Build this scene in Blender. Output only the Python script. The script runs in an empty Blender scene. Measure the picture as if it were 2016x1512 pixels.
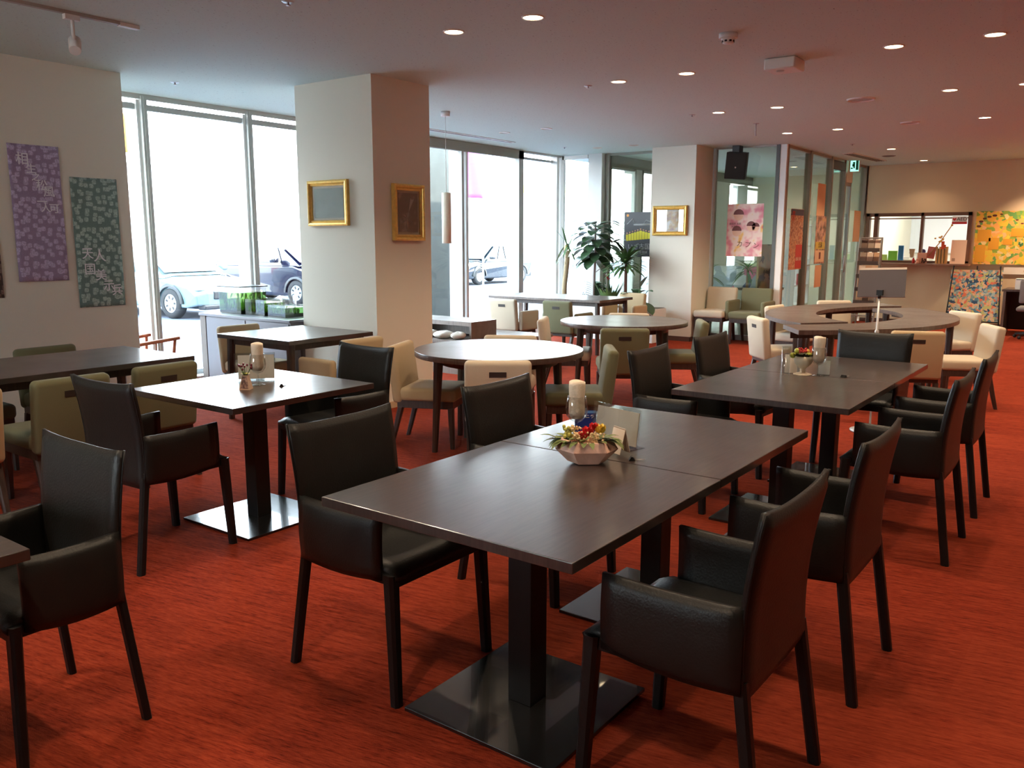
import bpy, bmesh, math, random
from mathutils import Vector, Matrix
PI = math.pi
SC = bpy.context.scene
COL = SC.collection
random.seed(7)

# ---------------------------------------------------------------- camera
def make_camera():
    yaw, pitch, roll = math.radians(36.397), math.radians(9.649), math.radians(0.074)
    f = Vector((math.cos(yaw)*math.cos(pitch), math.sin(yaw)*math.cos(pitch), -math.sin(pitch)))
    r = Vector((math.sin(yaw), -math.cos(yaw), 0))
    u = r.cross(f)
    r2 = r*math.cos(roll)+u*math.sin(roll); u2 = -r*math.sin(roll)+u*math.cos(roll)
    m = Matrix((r2, u2, -f)).transposed().to_4x4()
    m.translation = Vector((0, 0, 1.5))
    cd = bpy.data.cameras.new('camera'); cd.sensor_width = 36; cd.lens = 36*1658.87/2016
    cd.clip_start = .05; cd.clip_end = 300
    co = bpy.data.objects.new('camera', cd); COL.objects.link(co); co.matrix_world = m
    SC.camera = co
make_camera()

# ---------------------------------------------------------------- world, sun, exposure
SKY_STRENGTH = 23.0
SUN_ENERGY = 14.0
SPOT_ENERGY = 64.0
w = bpy.data.worlds.new('World'); SC.world = w; w.use_nodes = True
nt = w.node_tree; nt.nodes.clear()
wo = nt.nodes.new('ShaderNodeOutputWorld'); bg = nt.nodes.new('ShaderNodeBackground')
tc = nt.nodes.new('ShaderNodeTexCoord'); sx = nt.nodes.new('ShaderNodeSeparateXYZ')
rp = nt.nodes.new('ShaderNodeValToRGB')
nt.links.new(tc.outputs['Generated'], sx.inputs[0]); nt.links.new(sx.outputs['Z'], rp.inputs[0])
rp.color_ramp.elements[0].position = 0.0; rp.color_ramp.elements[0].color = (.93, .97, 1, 1)
rp.color_ramp.elements[1].position = 0.6; rp.color_ramp.elements[1].color = (.62, .80, 1, 1)
nt.links.new(rp.outputs[0], bg.inputs['Color']); bg.inputs['Strength'].default_value = SKY_STRENGTH
nt.links.new(bg.outputs[0], wo.inputs['Surface'])
sd = bpy.data.lights.new('sun', 'SUN'); sd.energy = SUN_ENERGY; sd.angle = math.radians(.6); sd.color = (1, .96, .9)
so = bpy.data.objects.new('sun', sd); COL.objects.link(so)
so.rotation_euler = Vector((-.42, .50, -.75)).to_track_quat('-Z', 'Y').to_euler()   # the sun stands high behind the building
SC.view_settings.view_transform = 'Standard'; SC.view_settings.look = 'None'
SC.view_settings.exposure = 0.0; SC.view_settings.gamma = 1.0
SC.view_settings.use_curve_mapping = False
SC.cycles.max_bounces = 10; SC.cycles.diffuse_bounces = 6; SC.cycles.glossy_bounces = 4
SC.cycles.transparent_max_bounces = 14; SC.cycles.transmission_bounces = 8
SC.cycles.sample_clamp_indirect = 6; SC.cycles.caustics_reflective = False; SC.cycles.caustics_refractive = False
SC.cycles.use_denoising = True

# ---------------------------------------------------------------- materials
MATS = {}
def srgb(r, g, b):
    def c(v):
        v /= 255.
        return v/12.92 if v <= .04045 else ((v+.055)/1.055)**2.4
    return (c(r), c(g), c(b), 1)
def new_mat(name):
    m = bpy.data.materials.new(name); m.use_nodes = True
    m.node_tree.nodes.clear(); MATS[name] = m
    return m, m.node_tree.nodes, m.node_tree.links
def mat(name, col, rough=.6, metal=0, coat=0, spec=.5, bump=0, bscale=80, vary=0, vscale=6, emit=None, estr=0, alpha=1, stretch=(1, 1, 1), sheen=0, trans=0):
    if name in MATS: return MATS[name]
    m, N, L = new_mat(name)
    o = N.new('ShaderNodeOutputMaterial'); p = N.new('ShaderNodeBsdfPrincipled')
    L.new(p.outputs[0], o.inputs[0])
    p.inputs['Base Color'].default_value = col; p.inputs['Roughness'].default_value = rough
    p.inputs['Metallic'].default_value = metal; p.inputs['Coat Weight'].default_value = coat
    p.inputs['Specular IOR Level'].default_value = spec; p.inputs['Sheen Weight'].default_value = sheen
    p.inputs['Alpha'].default_value = alpha; p.inputs['Transmission Weight'].default_value = trans
    if emit: p.inputs['Emission Color'].default_value = emit; p.inputs['Emission Strength'].default_value = estr
    if bump or vary:
        t = N.new('ShaderNodeTexCoord'); mp = N.new('ShaderNodeMapping'); mp.inputs['Scale'].default_value = stretch
        L.new(t.outputs['Object'], mp.inputs[0])
    if vary:
        n = N.new('ShaderNodeTexNoise'); n.inputs['Scale'].default_value = vscale; n.inputs['Detail'].default_value = 4
        L.new(mp.outputs[0], n.inputs['Vector'])
        r = N.new('ShaderNodeValToRGB'); e = r.color_ramp.elements
        e[0].position = .3; e[1].position = .7
        e[0].color = tuple(c*(1-vary) for c in col[:3])+(1,); e[1].color = tuple(min(1, c*(1+vary)) for c in col[:3])+(1,)
        L.new(n.outputs['Fac'], r.inputs[0]); L.new(r.outputs[0], p.inputs['Base Color'])
    if bump:
        n = N.new('ShaderNodeTexNoise'); n.inputs['Scale'].default_value = bscale; n.inputs['Detail'].default_value = 3
        L.new(mp.outputs[0], n.inputs['Vector'])
        b = N.new('ShaderNodeBump'); b.inputs['Strength'].default_value = bump; b.inputs['Distance'].default_value = .01
        L.new(n.outputs['Fac'], b.inputs['Height']); L.new(b.outputs[0], p.inputs['Normal'])
    return m
def glass_mat(name, tint=(1, 1, 1, 1), ior=1.45, rough=0.0, refl=(1, 1, 1, 1)):
    m, N, L = new_mat(name)
    o = N.new('ShaderNodeOutputMaterial'); mx = N.new('ShaderNodeMixShader'); fr = N.new('ShaderNodeLayerWeight'); pw = N.new('ShaderNodeMath'); pw.operation = 'POWER'; pw.inputs[1].default_value = 4; ma = N.new('ShaderNodeMath'); ma.operation = 'MULTIPLY_ADD'
    tr = N.new('ShaderNodeBsdfTransparent'); gl = N.new('ShaderNodeBsdfGlossy')
    f0 = ((ior-1)/(ior+1))**2
    L.new(fr.outputs['Facing'], pw.inputs[0]); L.new(pw.outputs[0], ma.inputs[0]); ma.inputs[1].default_value = .75; ma.inputs[2].default_value = f0; fr.inputs[0].default_value = .5
    tr.inputs[0].default_value = tint; gl.inputs['Roughness'].default_value = rough
    gl.inputs['Color'].default_value = refl
    L.new(ma.outputs[0], mx.inputs[0]); L.new(tr.outputs[0], mx.inputs[1]); L.new(gl.outputs[0], mx.inputs[2]); L.new(mx.outputs[0], o.inputs[0])
    return m
def ramp_mat(name, stops, scale=6, kind='noise', rough=.7, detail=3, stretch=(1, 1, 1), rot=(0, 0, 0), distort=0, bump=0, coat=0):
    """procedural painted/printed surface: noise or voronoi pattern into a colour ramp"""
    m, N, L = new_mat(name)
    o = N.new('ShaderNodeOutputMaterial'); p = N.new('ShaderNodeBsdfPrincipled'); L.new(p.outputs[0], o.inputs[0])
    p.inputs['Roughness'].default_value = rough; p.inputs['Coat Weight'].default_value = coat
    t = N.new('ShaderNodeTexCoord'); mp = N.new('ShaderNodeMapping'); mp.inputs['Scale'].default_value = stretch; mp.inputs['Rotation'].default_value = rot
    L.new(t.outputs['Object'], mp.inputs[0])
    if kind == 'noise':
        n = N.new('ShaderNodeTexNoise'); n.inputs['Detail'].default_value = detail; n.inputs['Distortion'].default_value = distort; out = n.outputs['Fac']
    else:
        n = N.new('ShaderNodeTexVoronoi'); out = n.outputs['Distance'] if kind == 'voro' else n.outputs['Color']
        if kind == 'cell':
            sp = N.new('ShaderNodeSeparateColor'); L.new(out, sp.inputs[0]); out = sp.outputs[0]
    n.inputs['Scale'].default_value = scale; L.new(mp.outputs[0], n.inputs['Vector'])
    r = N.new('ShaderNodeValToRGB'); e = r.color_ramp.elements
    while len(e) < len(stops): e.new(.5)
    for i, (pos, c) in enumerate(stops): e[i].position = pos; e[i].color = c
    L.new(out, r.inputs[0]); L.new(r.outputs[0], p.inputs['Base Color'])
    if bump:
        b = N.new('ShaderNodeBump'); b.inputs['Strength'].default_value = bump; b.inputs['Distance'].default_value = .005
        L.new(out, b.inputs['Height']); L.new(b.outputs[0], p.inputs['Normal'])
    return m

def wood_mat(name, c1, c2, rough=.3, coat=.3, stretch=(2, 22, 2), spec=.5, crough=.15):
    m, N, L = new_mat(name)
    o = N.new('ShaderNodeOutputMaterial'); p = N.new('ShaderNodeBsdfPrincipled'); L.new(p.outputs[0], o.inputs[0])
    t = N.new('ShaderNodeTexCoord'); mp = N.new('ShaderNodeMapping'); mp.inputs['Scale'].default_value = stretch
    L.new(t.outputs['Object'], mp.inputs[0])
    n = N.new('ShaderNodeTexNoise'); n.inputs['Scale'].default_value = 4; n.inputs['Detail'].default_value = 6; n.inputs['Distortion'].default_value = .3
    L.new(mp.outputs[0], n.inputs['Vector'])
    r = N.new('ShaderNodeValToRGB'); r.color_ramp.elements[0].position = .3; r.color_ramp.elements[1].position = .7
    r.color_ramp.elements[0].color = c1; r.color_ramp.elements[1].color = c2
    L.new(n.outputs['Fac'], r.inputs[0]); L.new(r.outputs[0], p.inputs['Base Color'])
    n2 = N.new('ShaderNodeTexNoise'); n2.inputs['Scale'].default_value = 3; L.new(t.outputs['Object'], n2.inputs['Vector'])
    mr = N.new('ShaderNodeMapRange'); mr.inputs[3].default_value = rough*.8; mr.inputs[4].default_value = rough*1.25
    L.new(n2.outputs['Fac'], mr.inputs[0]); L.new(mr.outputs[0], p.inputs['Roughness'])
    p.inputs['Coat Weight'].default_value = coat; p.inputs['Coat Roughness'].default_value = crough; p.inputs['Specular IOR Level'].default_value = spec
    b = N.new('ShaderNodeBump'); b.inputs['Strength'].default_value = .04; b.inputs['Distance'].default_value = .003
    L.new(n.outputs['Fac'], b.inputs['Height']); L.new(b.outputs[0], p.inputs['Normal'])
    return m

def carpet_mat():
    m, N, L = new_mat('carpet')
    o = N.new('ShaderNodeOutputMaterial'); p = N.new('ShaderNodeBsdfPrincipled'); L.new(p.outputs[0], o.inputs[0])
    p.inputs['Roughness'].default_value = .95; p.inputs['Specular IOR Level'].default_value = .05
    t = N.new('ShaderNodeTexCoord')
    def streak(scale, sx, sy, rot, det=5):
        m0 = N.new('ShaderNodeMapping'); m0.inputs['Rotation'].default_value = (0, 0, rot); mp = N.new('ShaderNodeMapping'); mp.inputs['Scale'].default_value = (sx, sy, 1)
        n = N.new('ShaderNodeTexNoise'); n.inputs['Scale'].default_value = scale; n.inputs['Detail'].default_value = det; n.inputs['Roughness'].default_value = .6
        L.new(t.outputs['Object'], m0.inputs[0]); L.new(m0.outputs[0], mp.inputs[0]); L.new(mp.outputs[0], n.inputs['Vector']); return n.outputs['Fac']
    a = streak(5, 13, .8, math.radians(-11)); b = streak(9, 26, 2.6, math.radians(-11), 3)
    # carpet planks: broad bands of slightly different dye, laid along Y
    br = N.new('ShaderNodeTexBrick'); br.offset = .37; br.inputs['Scale'].default_value = 1
    br.inputs['Brick Width'].default_value = 1.0; br.inputs['Row Height'].default_value = .5; br.inputs['Mortar Size'].default_value = .0
    br.inputs['Color1'].default_value = (.36, .36, .36, 1); br.inputs['Color2'].default_value = (.68, .68, .68, 1); br.inputs['Bias'].default_value = 0
    mp = N.new('ShaderNodeMapping'); mp.inputs['Rotation'].default_value = (0, 0, PI/2); L.new(t.outputs['Object'], mp.inputs[0]); L.new(mp.outputs[0], br.inputs['Vector'])
    mx = N.new('ShaderNodeMath'); mx.operation = 'ADD'; L.new(a, mx.inputs[0]); L.new(b, mx.inputs[1])
    m2 = N.new('ShaderNodeMath'); m2.operation = 'MULTIPLY_ADD'; L.new(mx.outputs[0], m2.inputs[0]); m2.inputs[1].default_value = .46
    m3 = N.new('ShaderNodeMath'); m3.operation = 'MULTIPLY'; L.new(br.outputs['Color'], m3.inputs[0]); m3.inputs[1].default_value = .18
    L.new(m3.outputs[0], m2.inputs[2])
    r = N.new('ShaderNodeValToRGB'); e = r.color_ramp.elements
    e[0].position = .41; e[0].color = srgb(84, 27, 17); e[1].position = .66; e[1].color = srgb(150, 62, 38)
    k = e.new(.5); k.color = srgb(122, 43, 27)
    L.new(m2.outputs[0], r.inputs[0]); L.new(r.outputs[0], p.inputs['Base Color'])
    fn = N.new('ShaderNodeTexNoise'); fn.inputs['Scale'].default_value = 260; L.new(t.outputs['Object'], fn.inputs['Vector'])
    bp = N.new('ShaderNodeBump'); bp.inputs['Strength'].default_value = .5; bp.inputs['Distance'].default_value = .004
    L.new(fn.outputs['Fac'], bp.inputs['Height']); L.new(bp.outputs[0], p.inputs['Normal'])
    return m

def ceiling_mat():
    m, N, L = new_mat('ceiling_board')
    o = N.new('ShaderNodeOutputMaterial'); p = N.new('ShaderNodeBsdfPrincipled'); L.new(p.outputs[0], o.inputs[0])
    p.inputs['Roughness'].default_value = .8; p.inputs['Specular IOR Level'].default_value = .25
    t = N.new('ShaderNodeTexCoord'); mp = N.new('ShaderNodeMapping'); mp.inputs['Scale'].default_value = (1, 2.2, 1)
    L.new(t.outputs['Object'], mp.inputs[0])
    n = N.new('ShaderNodeTexNoise'); n.inputs['Scale'].default_value = 34; n.inputs['Detail'].default_value = 5; n.inputs['Roughness'].default_value = .75
    L.new(mp.outputs[0], n.inputs['Vector'])
    r = N.new('ShaderNodeValToRGB'); e = r.color_ramp.elements
    e[0].position = .32; e[0].color = srgb(80, 70, 66); e[1].position = .385; e[1].color = srgb(208, 224, 217)
    L.new(n.outputs['Fac'], r.inputs[0]); L.new(r.outputs[0], p.inputs['Base Color'])
    return m

M_leather = mat('black_leather', srgb(27, 27, 26), .42, spec=.32, bump=.12, bscale=150, vary=.12, vscale=8)
M_leather_d = mat('black_leather_leg', srgb(19, 18, 18), .45, spec=.3, bump=.1, bscale=150)
M_top = wood_mat('wenge_top', srgb(42, 34, 31), srgb(62, 51, 47), rough=.34, coat=.8, crough=.16)
M_top2 = wood_mat('brown_oak_top', srgb(74, 60, 53), srgb(100, 84, 76), rough=.36, coat=.25, crough=.25)
M_wleg = wood_mat('dark_wood', srgb(48, 36, 31), srgb(70, 54, 47), rough=.4, coat=.1, stretch=(14, 14, 1.5))
M_blackmetal = mat('black_steel', srgb(28, 28, 29), .24, metal=.0, coat=.6)
M_column = mat('black_column', srgb(18, 17, 17), .5, spec=.3)
M_fab = {'cream': mat('cream_fabric', srgb(196, 182, 160), .9, sheen=.1, bump=.15, bscale=300, spec=.2),
         'tan': mat('tan_fabric', srgb(180, 158, 124), .9, sheen=.1, bump=.15, bscale=300, spec=.2),
         'green': mat('olive_fabric', srgb(106, 104, 78), .9, sheen=.1, bump=.15, bscale=300, spec=.2),
         'grey': mat('grey_fabric', srgb(120, 116, 116), .9, bump=.15, bscale=300, spec=.2)}
M_slot = mat('slot_plastic', srgb(50, 44, 40), .5)
M_wall = mat('cream_wallpaper', srgb(228, 223, 208), .85, spec=.2, bump=.05, bscale=400)
M_wall_far = mat('far_wallpaper', srgb(218, 192, 158), .85, spec=.2, bump=.05, bscale=400)
M_base = mat('brown_skirting', srgb(92, 62, 52), .6)
M_alu = mat('aluminium_frame', srgb(176, 179, 174), .42)
M_alu_w = mat('white_or_daylit_aluminium', srgb(226, 226, 222), .4)
M_header = mat('taupe_header', srgb(140, 138, 128), .5)
M_white = mat('white_plastic', srgb(232, 230, 226), .45)
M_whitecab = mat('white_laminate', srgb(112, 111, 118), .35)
M_black = mat('black_plastic', srgb(28, 28, 28), .45)
M_gold = mat('gilt_frame', srgb(226, 182, 96), .34, metal=.55, vary=.12, vscale=30)
M_chrome = mat('brushed_steel', srgb(196, 196, 196), .42, metal=.6)
M_glass = glass_mat('window_glass', (.97, .99, .98, 1), 1.35)
M_glass_p = glass_mat('partition_glass', (.85, .88, .82, 1), 1.5)
M_crystal = glass_mat('clear_glass', (.93, .93, .92, 1), 1.75)
M_acryl = glass_mat('clear_acrylic', (.92, .94, .94, 1), 1.75)
M_paper = mat('cream_paper', srgb(240, 224, 206), .7)
M_cloth = mat('white_cloth', srgb(238, 222, 200), .9, bump=.3, bscale=120)

# ---------------------------------------------------------------- mesh helpers
def setp(o, label=None, cat=None, group=None, kind=None):
    if label: o['label'] = label
    if cat: o['category'] = cat
    if group: o['group'] = group
    if kind: o['kind'] = kind
    return o
def thing(name, label, cat, loc=(0, 0, 0), rz=0, group=None):
    o = bpy.data.objects.new(name, None); COL.objects.link(o); o.empty_display_size = .1
    o.location = loc; o.rotation_euler = (0, 0, rz)
    return setp(o, label, cat, group)
class MB:
    def __init__(s): s.bm = bmesh.new(); s.mats = []; s.cur = 0
    def use(s, m):
        if m not in s.mats: s.mats.append(m)
        s.cur = s.mats.index(m); return s
    def _f(s, vs, smooth=False):
        try: f = s.bm.faces.new(vs)
        except ValueError: return None
        f.material_index = s.cur; f.smooth = smooth; return f
    def box(s, x0, x1, y0, y1, z0, z1, M=None):
        P = [Vector((x, y, z)) for z in (z0, z1) for y in (y0, y1) for x in (x0, x1)]
        if M: P = [M @ p for p in P]
        v = [s.bm.verts.new(p) for p in P]
        for q in ((0, 2, 3, 1), (4, 5, 7, 6), (0, 1, 5, 4), (2, 6, 7, 3), (0, 4, 6, 2), (1, 3, 7, 5)): s._f([v[i] for i in q])
        return s
    def rbox(s, x0, x1, y0, y1, z0, z1, r, seg=3, M=None, smooth=True):
        """box with every edge rounded: rounded cross-sections stacked in z"""
        r = min(r, (x1-x0)/2-1e-4, (y1-y0)/2-1e-4, (z1-z0)/2-1e-4)
        rings = []
        def ring(ins, z):
            pts = []
            rr = max(r-ins, 1e-4)
            for cx, cy, a0 in ((x1-r, y1-r, 0), (x0+r, y1-r, 1), (x0+r, y0+r, 2), (x1-r, y0+r, 3)):
                for k in range(seg+1):
                    a = (a0+k/seg)*PI/2; pts.append(Vector((cx+rr*math.cos(a), cy+rr*math.sin(a), z)))
            return pts
        for k in range(seg+1):
            a = k/seg*PI/2; rings.append(ring(r-r*math.sin(a), z0+r-r*math.cos(a)))
        for k in range(seg+1):
            a = k/seg*PI/2; rings.append(ring(r-r*math.cos(a), z1-r+r*math.sin(a)))
        s.rings(rings, M, smooth=smooth, cap=True); return s
    def rings(s, rings, M=None, smooth=True, cap=True, closed=True):
        vr = [[s.bm.verts.new(M @ p if M else p) for p in r] for r in rings]
        n = len(vr[0])
        for a, b in zip(vr, vr[1:]):
            for i in range(n if closed else n-1):
                j = (i+1) % n; s._f([a[i], a[j], b[j], b[i]], smooth)
        if cap:
            s._f(list(reversed(vr[0])), False); s._f(vr[-1], False)
        return s
    def cyl(s, c, r0, r1, z0, z1, n=20, smooth=True, M=None, sq=False):
        rs = []
        for r, z in ((r0, z0), (r1, z1)):
            rs.append([Vector((c[0]+r*math.cos(2*PI*k/n), c[1]+r*math.sin(2*PI*k/n), z)) for k in range(n)])
        return s.rings(rs, M, smooth)
    def lathe(s, prof, c=(0, 0), n=24, M=None, cap=False):
        rs = [[Vector((c[0]+r*math.cos(2*PI*k/n), c[1]+r*math.sin(2*PI*k/n), z)) for k in range(n)] for r, z in prof]
        return s.rings(rs, M, True, cap)
    def tube(s, pts, r, n=8, taper=None, cap=True):
        pts = [Vector(p) for p in pts]; rs = []
        for i, p in enumerate(pts):
            d = (pts[min(i+1, len(pts)-1)]-pts[max(i-1, 0)]).normalized()
            a = d.orthogonal().normalized() if i == 0 else (pa - d*pa.dot(d)).normalized()
            pa = a; b = d.cross(a); rr = r if taper is None else r+(taper-r)*i/(len(pts)-1)
            rs.append([p+a*rr*math.cos(2*PI*k/n)+b*rr*math.sin(2*PI*k/n) for k in range(n)])
        return s.rings(rs, None, True, cap)
    def beam(s, a, b, wa, wb=None, ta=None, tb=None, up=(0, 0, 1), rnd=.25):
        """tapered square bar with softened corners from a to b; wa/wb full width at ends, ta/tb depth"""
        a, b = Vector(a), Vector(b); wb = wa if wb is None else wb; ta = wa if ta is None else ta; tb = ta if tb is None else tb
        d = (b-a).normalized(); x = Vector(up).cross(d)
        if x.length < 1e-4: x = Vector((1, 0, 0))
        x = (x-d*x.dot(d)).normalized(); y = d.cross(x); rs = []
        for p, W, T in ((a, wa, ta), (b, wb, tb)):
            c = min(W, T)*rnd; h, k = W/2, T/2
            rs.append([p+x*i+y*j for i, j in ((h, k-c), (h-c, k), (c-h, k), (-h, k-c), (-h, c-k), (c-h, -k), (h-c, -k), (h, c-k))])
        return s.rings(rs, None, False)
    def vleg(s, top, bot, wt, wb, tt=None, tb=None):
        """leg whose ends are cut level: square section stays axis aligned"""
        tt = wt if tt is None else tt; tb = wb if tb is None else tb; rs = []
        for p, W, T in ((bot, wb, tb), (top, wt, tt)):
            c = min(W, T)*.22; h, k = W/2, T/2; p = Vector(p)
            rs.append([p+Vector((i, j, 0)) for i, j in ((h, k-c), (h-c, k), (c-h, k), (-h, k-c), (-h, c-k), (c-h, -k), (h-c, -k), (h, c-k))])
        return s.rings(rs, None, False)
    def sheet(s, fn, nu, nv, thick, edge=.35, smooth=True):
        """thick closed panel over (u,v) in [0,1]^2; fn returns point, normal is from neighbours; thins at the rim"""
        P = [[Vector(fn(i/nu, j/nv)) for j in range(nv+1)] for i in range(nu+1)]
        def nrm(i, j):
            a = P[min(i+1, nu)][j]-P[max(i-1, 0)][j]; b = P[i][min(j+1, nv)]-P[i][max(j-1, 0)]
            return a.cross(b).normalized()
        def th(i, j):
            e = min(i, nu-i, j, nv-j); return thick/2*(edge if e == 0 else 1)
        A = [[s.bm.verts.new(P[i][j]+nrm(i, j)*th(i, j)) for j in range(nv+1)] for i in range(nu+1)]
        B = [[s.bm.verts.new(P[i][j]-nrm(i, j)*th(i, j)) for j in range(nv+1)] for i in range(nu+1)]
        for i in range(nu):
            for j in range(nv):
                s._f([A[i][j], A[i+1][j], A[i+1][j+1], A[i][j+1]], smooth); s._f([B[i][j], B[i][j+1], B[i+1][j+1], B[i+1][j]], smooth)
        for i in range(nu):
            s._f([A[i][0], B[i][0], B[i+1][0], A[i+1][0]], smooth); s._f([A[i+1][nv], B[i+1][nv], B[i][nv], A[i][nv]], smooth)
        for j in range(nv):
            s._f([A[0][j+1], B[0][j+1], B[0][j], A[0][j]], smooth); s._f([A[nu][j], B[nu][j], B[nu][j+1], A[nu][j+1]], smooth)
        return s
    def prism(s, poly, z0, z1, M=None, smooth=False):
        rs = [[Vector((x, y, z)) for x, y in poly] for z in (z0, z1)]
        return s.rings(rs, M, smooth)
    def ball(s, c, r, n=10, sc=(1, 1, 1)):
        c = Vector(c); rs = []
        for i in range(1, n):
            t = PI*i/n
            rs.append([c+Vector((r*math.sin(t)*math.cos(2*PI*k/(n+2))*sc[0], r*math.sin(t)*math.sin(2*PI*k/(n+2))*sc[1], -r*math.cos(t)*sc[2])) for k in range(n+2)])
        return s.rings(rs, None, True)
    def face(s, pts, smooth=False):
        return s._f([s.bm.verts.new(Vector(p)) for p in pts], smooth)
    def leaf(s, base, d, L, W, droop=.3, fold=.15, n=5, tip=1.0):
        """a pointed leaf blade, gently folded along its midrib and drooping"""
        base = Vector(base); d = Vector(d).normalized(); side = d.cross(Vector((0, 0, 1)))
        if side.length < .05: side = Vector((1, 0, 0))
        side.normalize(); rows = []; p = base.copy(); dd = d.copy()
        for i in range(n+1):
            t = i/n; wd = W/2*(math.sin(PI*min(1, t*tip*.94+.06)))**.7 if i < n else 0.0008
            up = side.cross(dd).normalized()
            rows.append((p-side*wd+up*wd*fold, p.copy(), p+side*wd+up*wd*fold))
            dd = (dd+Vector((0, 0, -droop/n))).normalized(); p = p+dd*L/n
        V = [[s.bm.verts.new(q) for q in r] for r in rows]
        for a, b in zip(V, V[1:]):
            s._f([a[0], a[1], b[1], b[0]], True); s._f([a[1], a[2], b[2], b[1]], True)
        return s
    def done(s, name, m=None, parent=None, loc=None, rz=None, bevel=0, recalc=True, **kw):
        if recalc: bmesh.ops.recalc_face_normals(s.bm, faces=s.bm.faces)
        me = bpy.data.meshes.new(name); s.bm.to_mesh(me); s.bm.free()
        if not s.mats: me.materials.append(m)
        for k in s.mats: me.materials.append(k)
        o = bpy.data.objects.new(name, me); COL.objects.link(o)
        if parent: o.parent = parent
        if loc: o.location = loc
        if rz is not None: o.rotation_euler = (0, 0, rz)
        if bevel:
            b = o.modifiers.new('soft_edges', 'BEVEL'); b.width = bevel; b.segments = 2; b.limit_method = 'ANGLE'; b.angle_limit = math.radians(50)
        setp(o, **kw); return o
def box(name, x0, x1, y0, y1, z0, z1, m, parent=None, bevel=0, **kw):
    return MB().box(min(x0, x1), max(x0, x1), min(y0, y1), max(y0, y1), min(z0, z1), max(z0, z1)).done(name, m, parent, bevel=bevel, **kw)
def text(name, s, size, m, parent, loc, rot, ext=.0008, sx=1, align='CENTER', bold=0):
    c = bpy.data.curves.new(name, 'FONT'); c.body = s; c.size = size; c.extrude = ext; c.offset = bold; c.align_x = align; c.align_y = 'CENTER'
    t = bpy.data.objects.new(name+'_source', c); COL.objects.link(t)
    bpy.context.view_layer.update()
    me = bpy.data.meshes.new_from_object(t.evaluated_get(bpy.context.evaluated_depsgraph_get()))
    bpy.data.objects.remove(t); bpy.data.curves.remove(c)
    me.name = name; me.materials.clear(); me.materials.append(m)
    o = bpy.data.objects.new(name, me); COL.objects.link(o); o.parent = parent; o.location = loc; o.rotation_euler = rot; o.scale = (sx, 1, 1)
    return o
def dup(root, loc, rz, label, group=None):
    r = root.copy(); COL.objects.link(r); r.location = loc; r.rotation_euler = (0, 0, rz); r['label'] = label
    if group: r['group'] = group
    for ch in list(root.children):
        c = ch.copy(); COL.objects.link(c); c.parent = r
        for g in list(ch.children):
            d = g.copy(); COL.objects.link(d); d.parent = c
    return r
R = math.radians
# rotations for flat things: text readable on a wall facing -X, facing -Y
ROT_NX = (PI/2, 0, -PI/2)
ROT_NY = (PI/2, 0, 0)
# ================================================================ the setting
HC = 2.88
def st(name, x0, x1, y0, y1, z0, z1, m, parent=None, **kw):
    return box(name, x0, x1, y0, y1, z0, z1, m, parent, kind='structure', **kw) if parent is None else box(name, x0, x1, y0, y1, z0, z1, m, parent, **kw)
floor = st('floor', -3.6, 16.9, -4.1, 7.82, -.12, 0, carpet_mat())
M_tile = mat('grey_tile', srgb(150, 146, 136), .35, vary=.06)
st('floor', 12.5, 18.6, 4.26, 7.06, -.1, .004, M_tile)
st('floor', 16.9, 21, -2, 4.2, -.1, .002, M_tile)
ceil = st('ceiling', -3.6, 21, -4.1, 8.12, HC, HC+.14, ceiling_mat())
# unseen roof and parapet boxes, put in for their shadow; eaves over the windows
M_ext = mat('exterior_panel', srgb(215, 214, 210), .7)
st('trim_1', -3.6, 19, 7.9, 8.5, HC+.14, 4.1, M_ext)
st('trim_2', -3.7, 21, -4.2, 7.9, HC+.16, 4.0, M_ext)
st('wall_left', -3.6, 4.0, 7.03, 7.82, 0, HC, M_wall)
b = MB(); b.box(-3.7, -3.6, -4.1, 7.82, 0, .9).box(-3.7, -3.6, -4.1, 7.82, 2.4, HC).box(-3.7, -3.6, -4.1, 3.7, .9, 2.4).box(-3.7, -3.6, 5.2, 7.82, .9, 2.4).done('wall_back', M_wall, kind='structure')
gb = box('window_41', -3.66, -3.65, 3.7, 5.2, .9, 2.4, M_glass, kind='structure')  # assumed window, unseen, added for neutral fill light on the left wall
MB().box(-3.69, -3.61, 3.7, 3.76, .9, 2.4).box(-3.69, -3.61, 5.14, 5.2, .9, 2.4).box(-3.69, -3.61, 4.42, 4.48, .9, 2.4).box(-3.69, -3.61, 3.7, 5.2, .9, .96).box(-3.69, -3.61, 3.7, 5.2, 2.34, 2.4).done('window_frame', M_alu, gb)
st('wall_right', -3.6, 21, -4.2, -4.1, 0, HC, M_wall_far)
# far wall with the counter opening
def wall_far():
    b = MB()
    b.box(16.9, 17.02, -4.1, 4.22, 0, 1.12); b.box(16.9, 17.02, -4.1, 4.22, 2.01, HC); b.box(16.9, 17.02, -4.1, 2.44, 1.12, 2.01)
    b.done('wall_far', M_wall_far, kind='structure')
wall_far()
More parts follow.
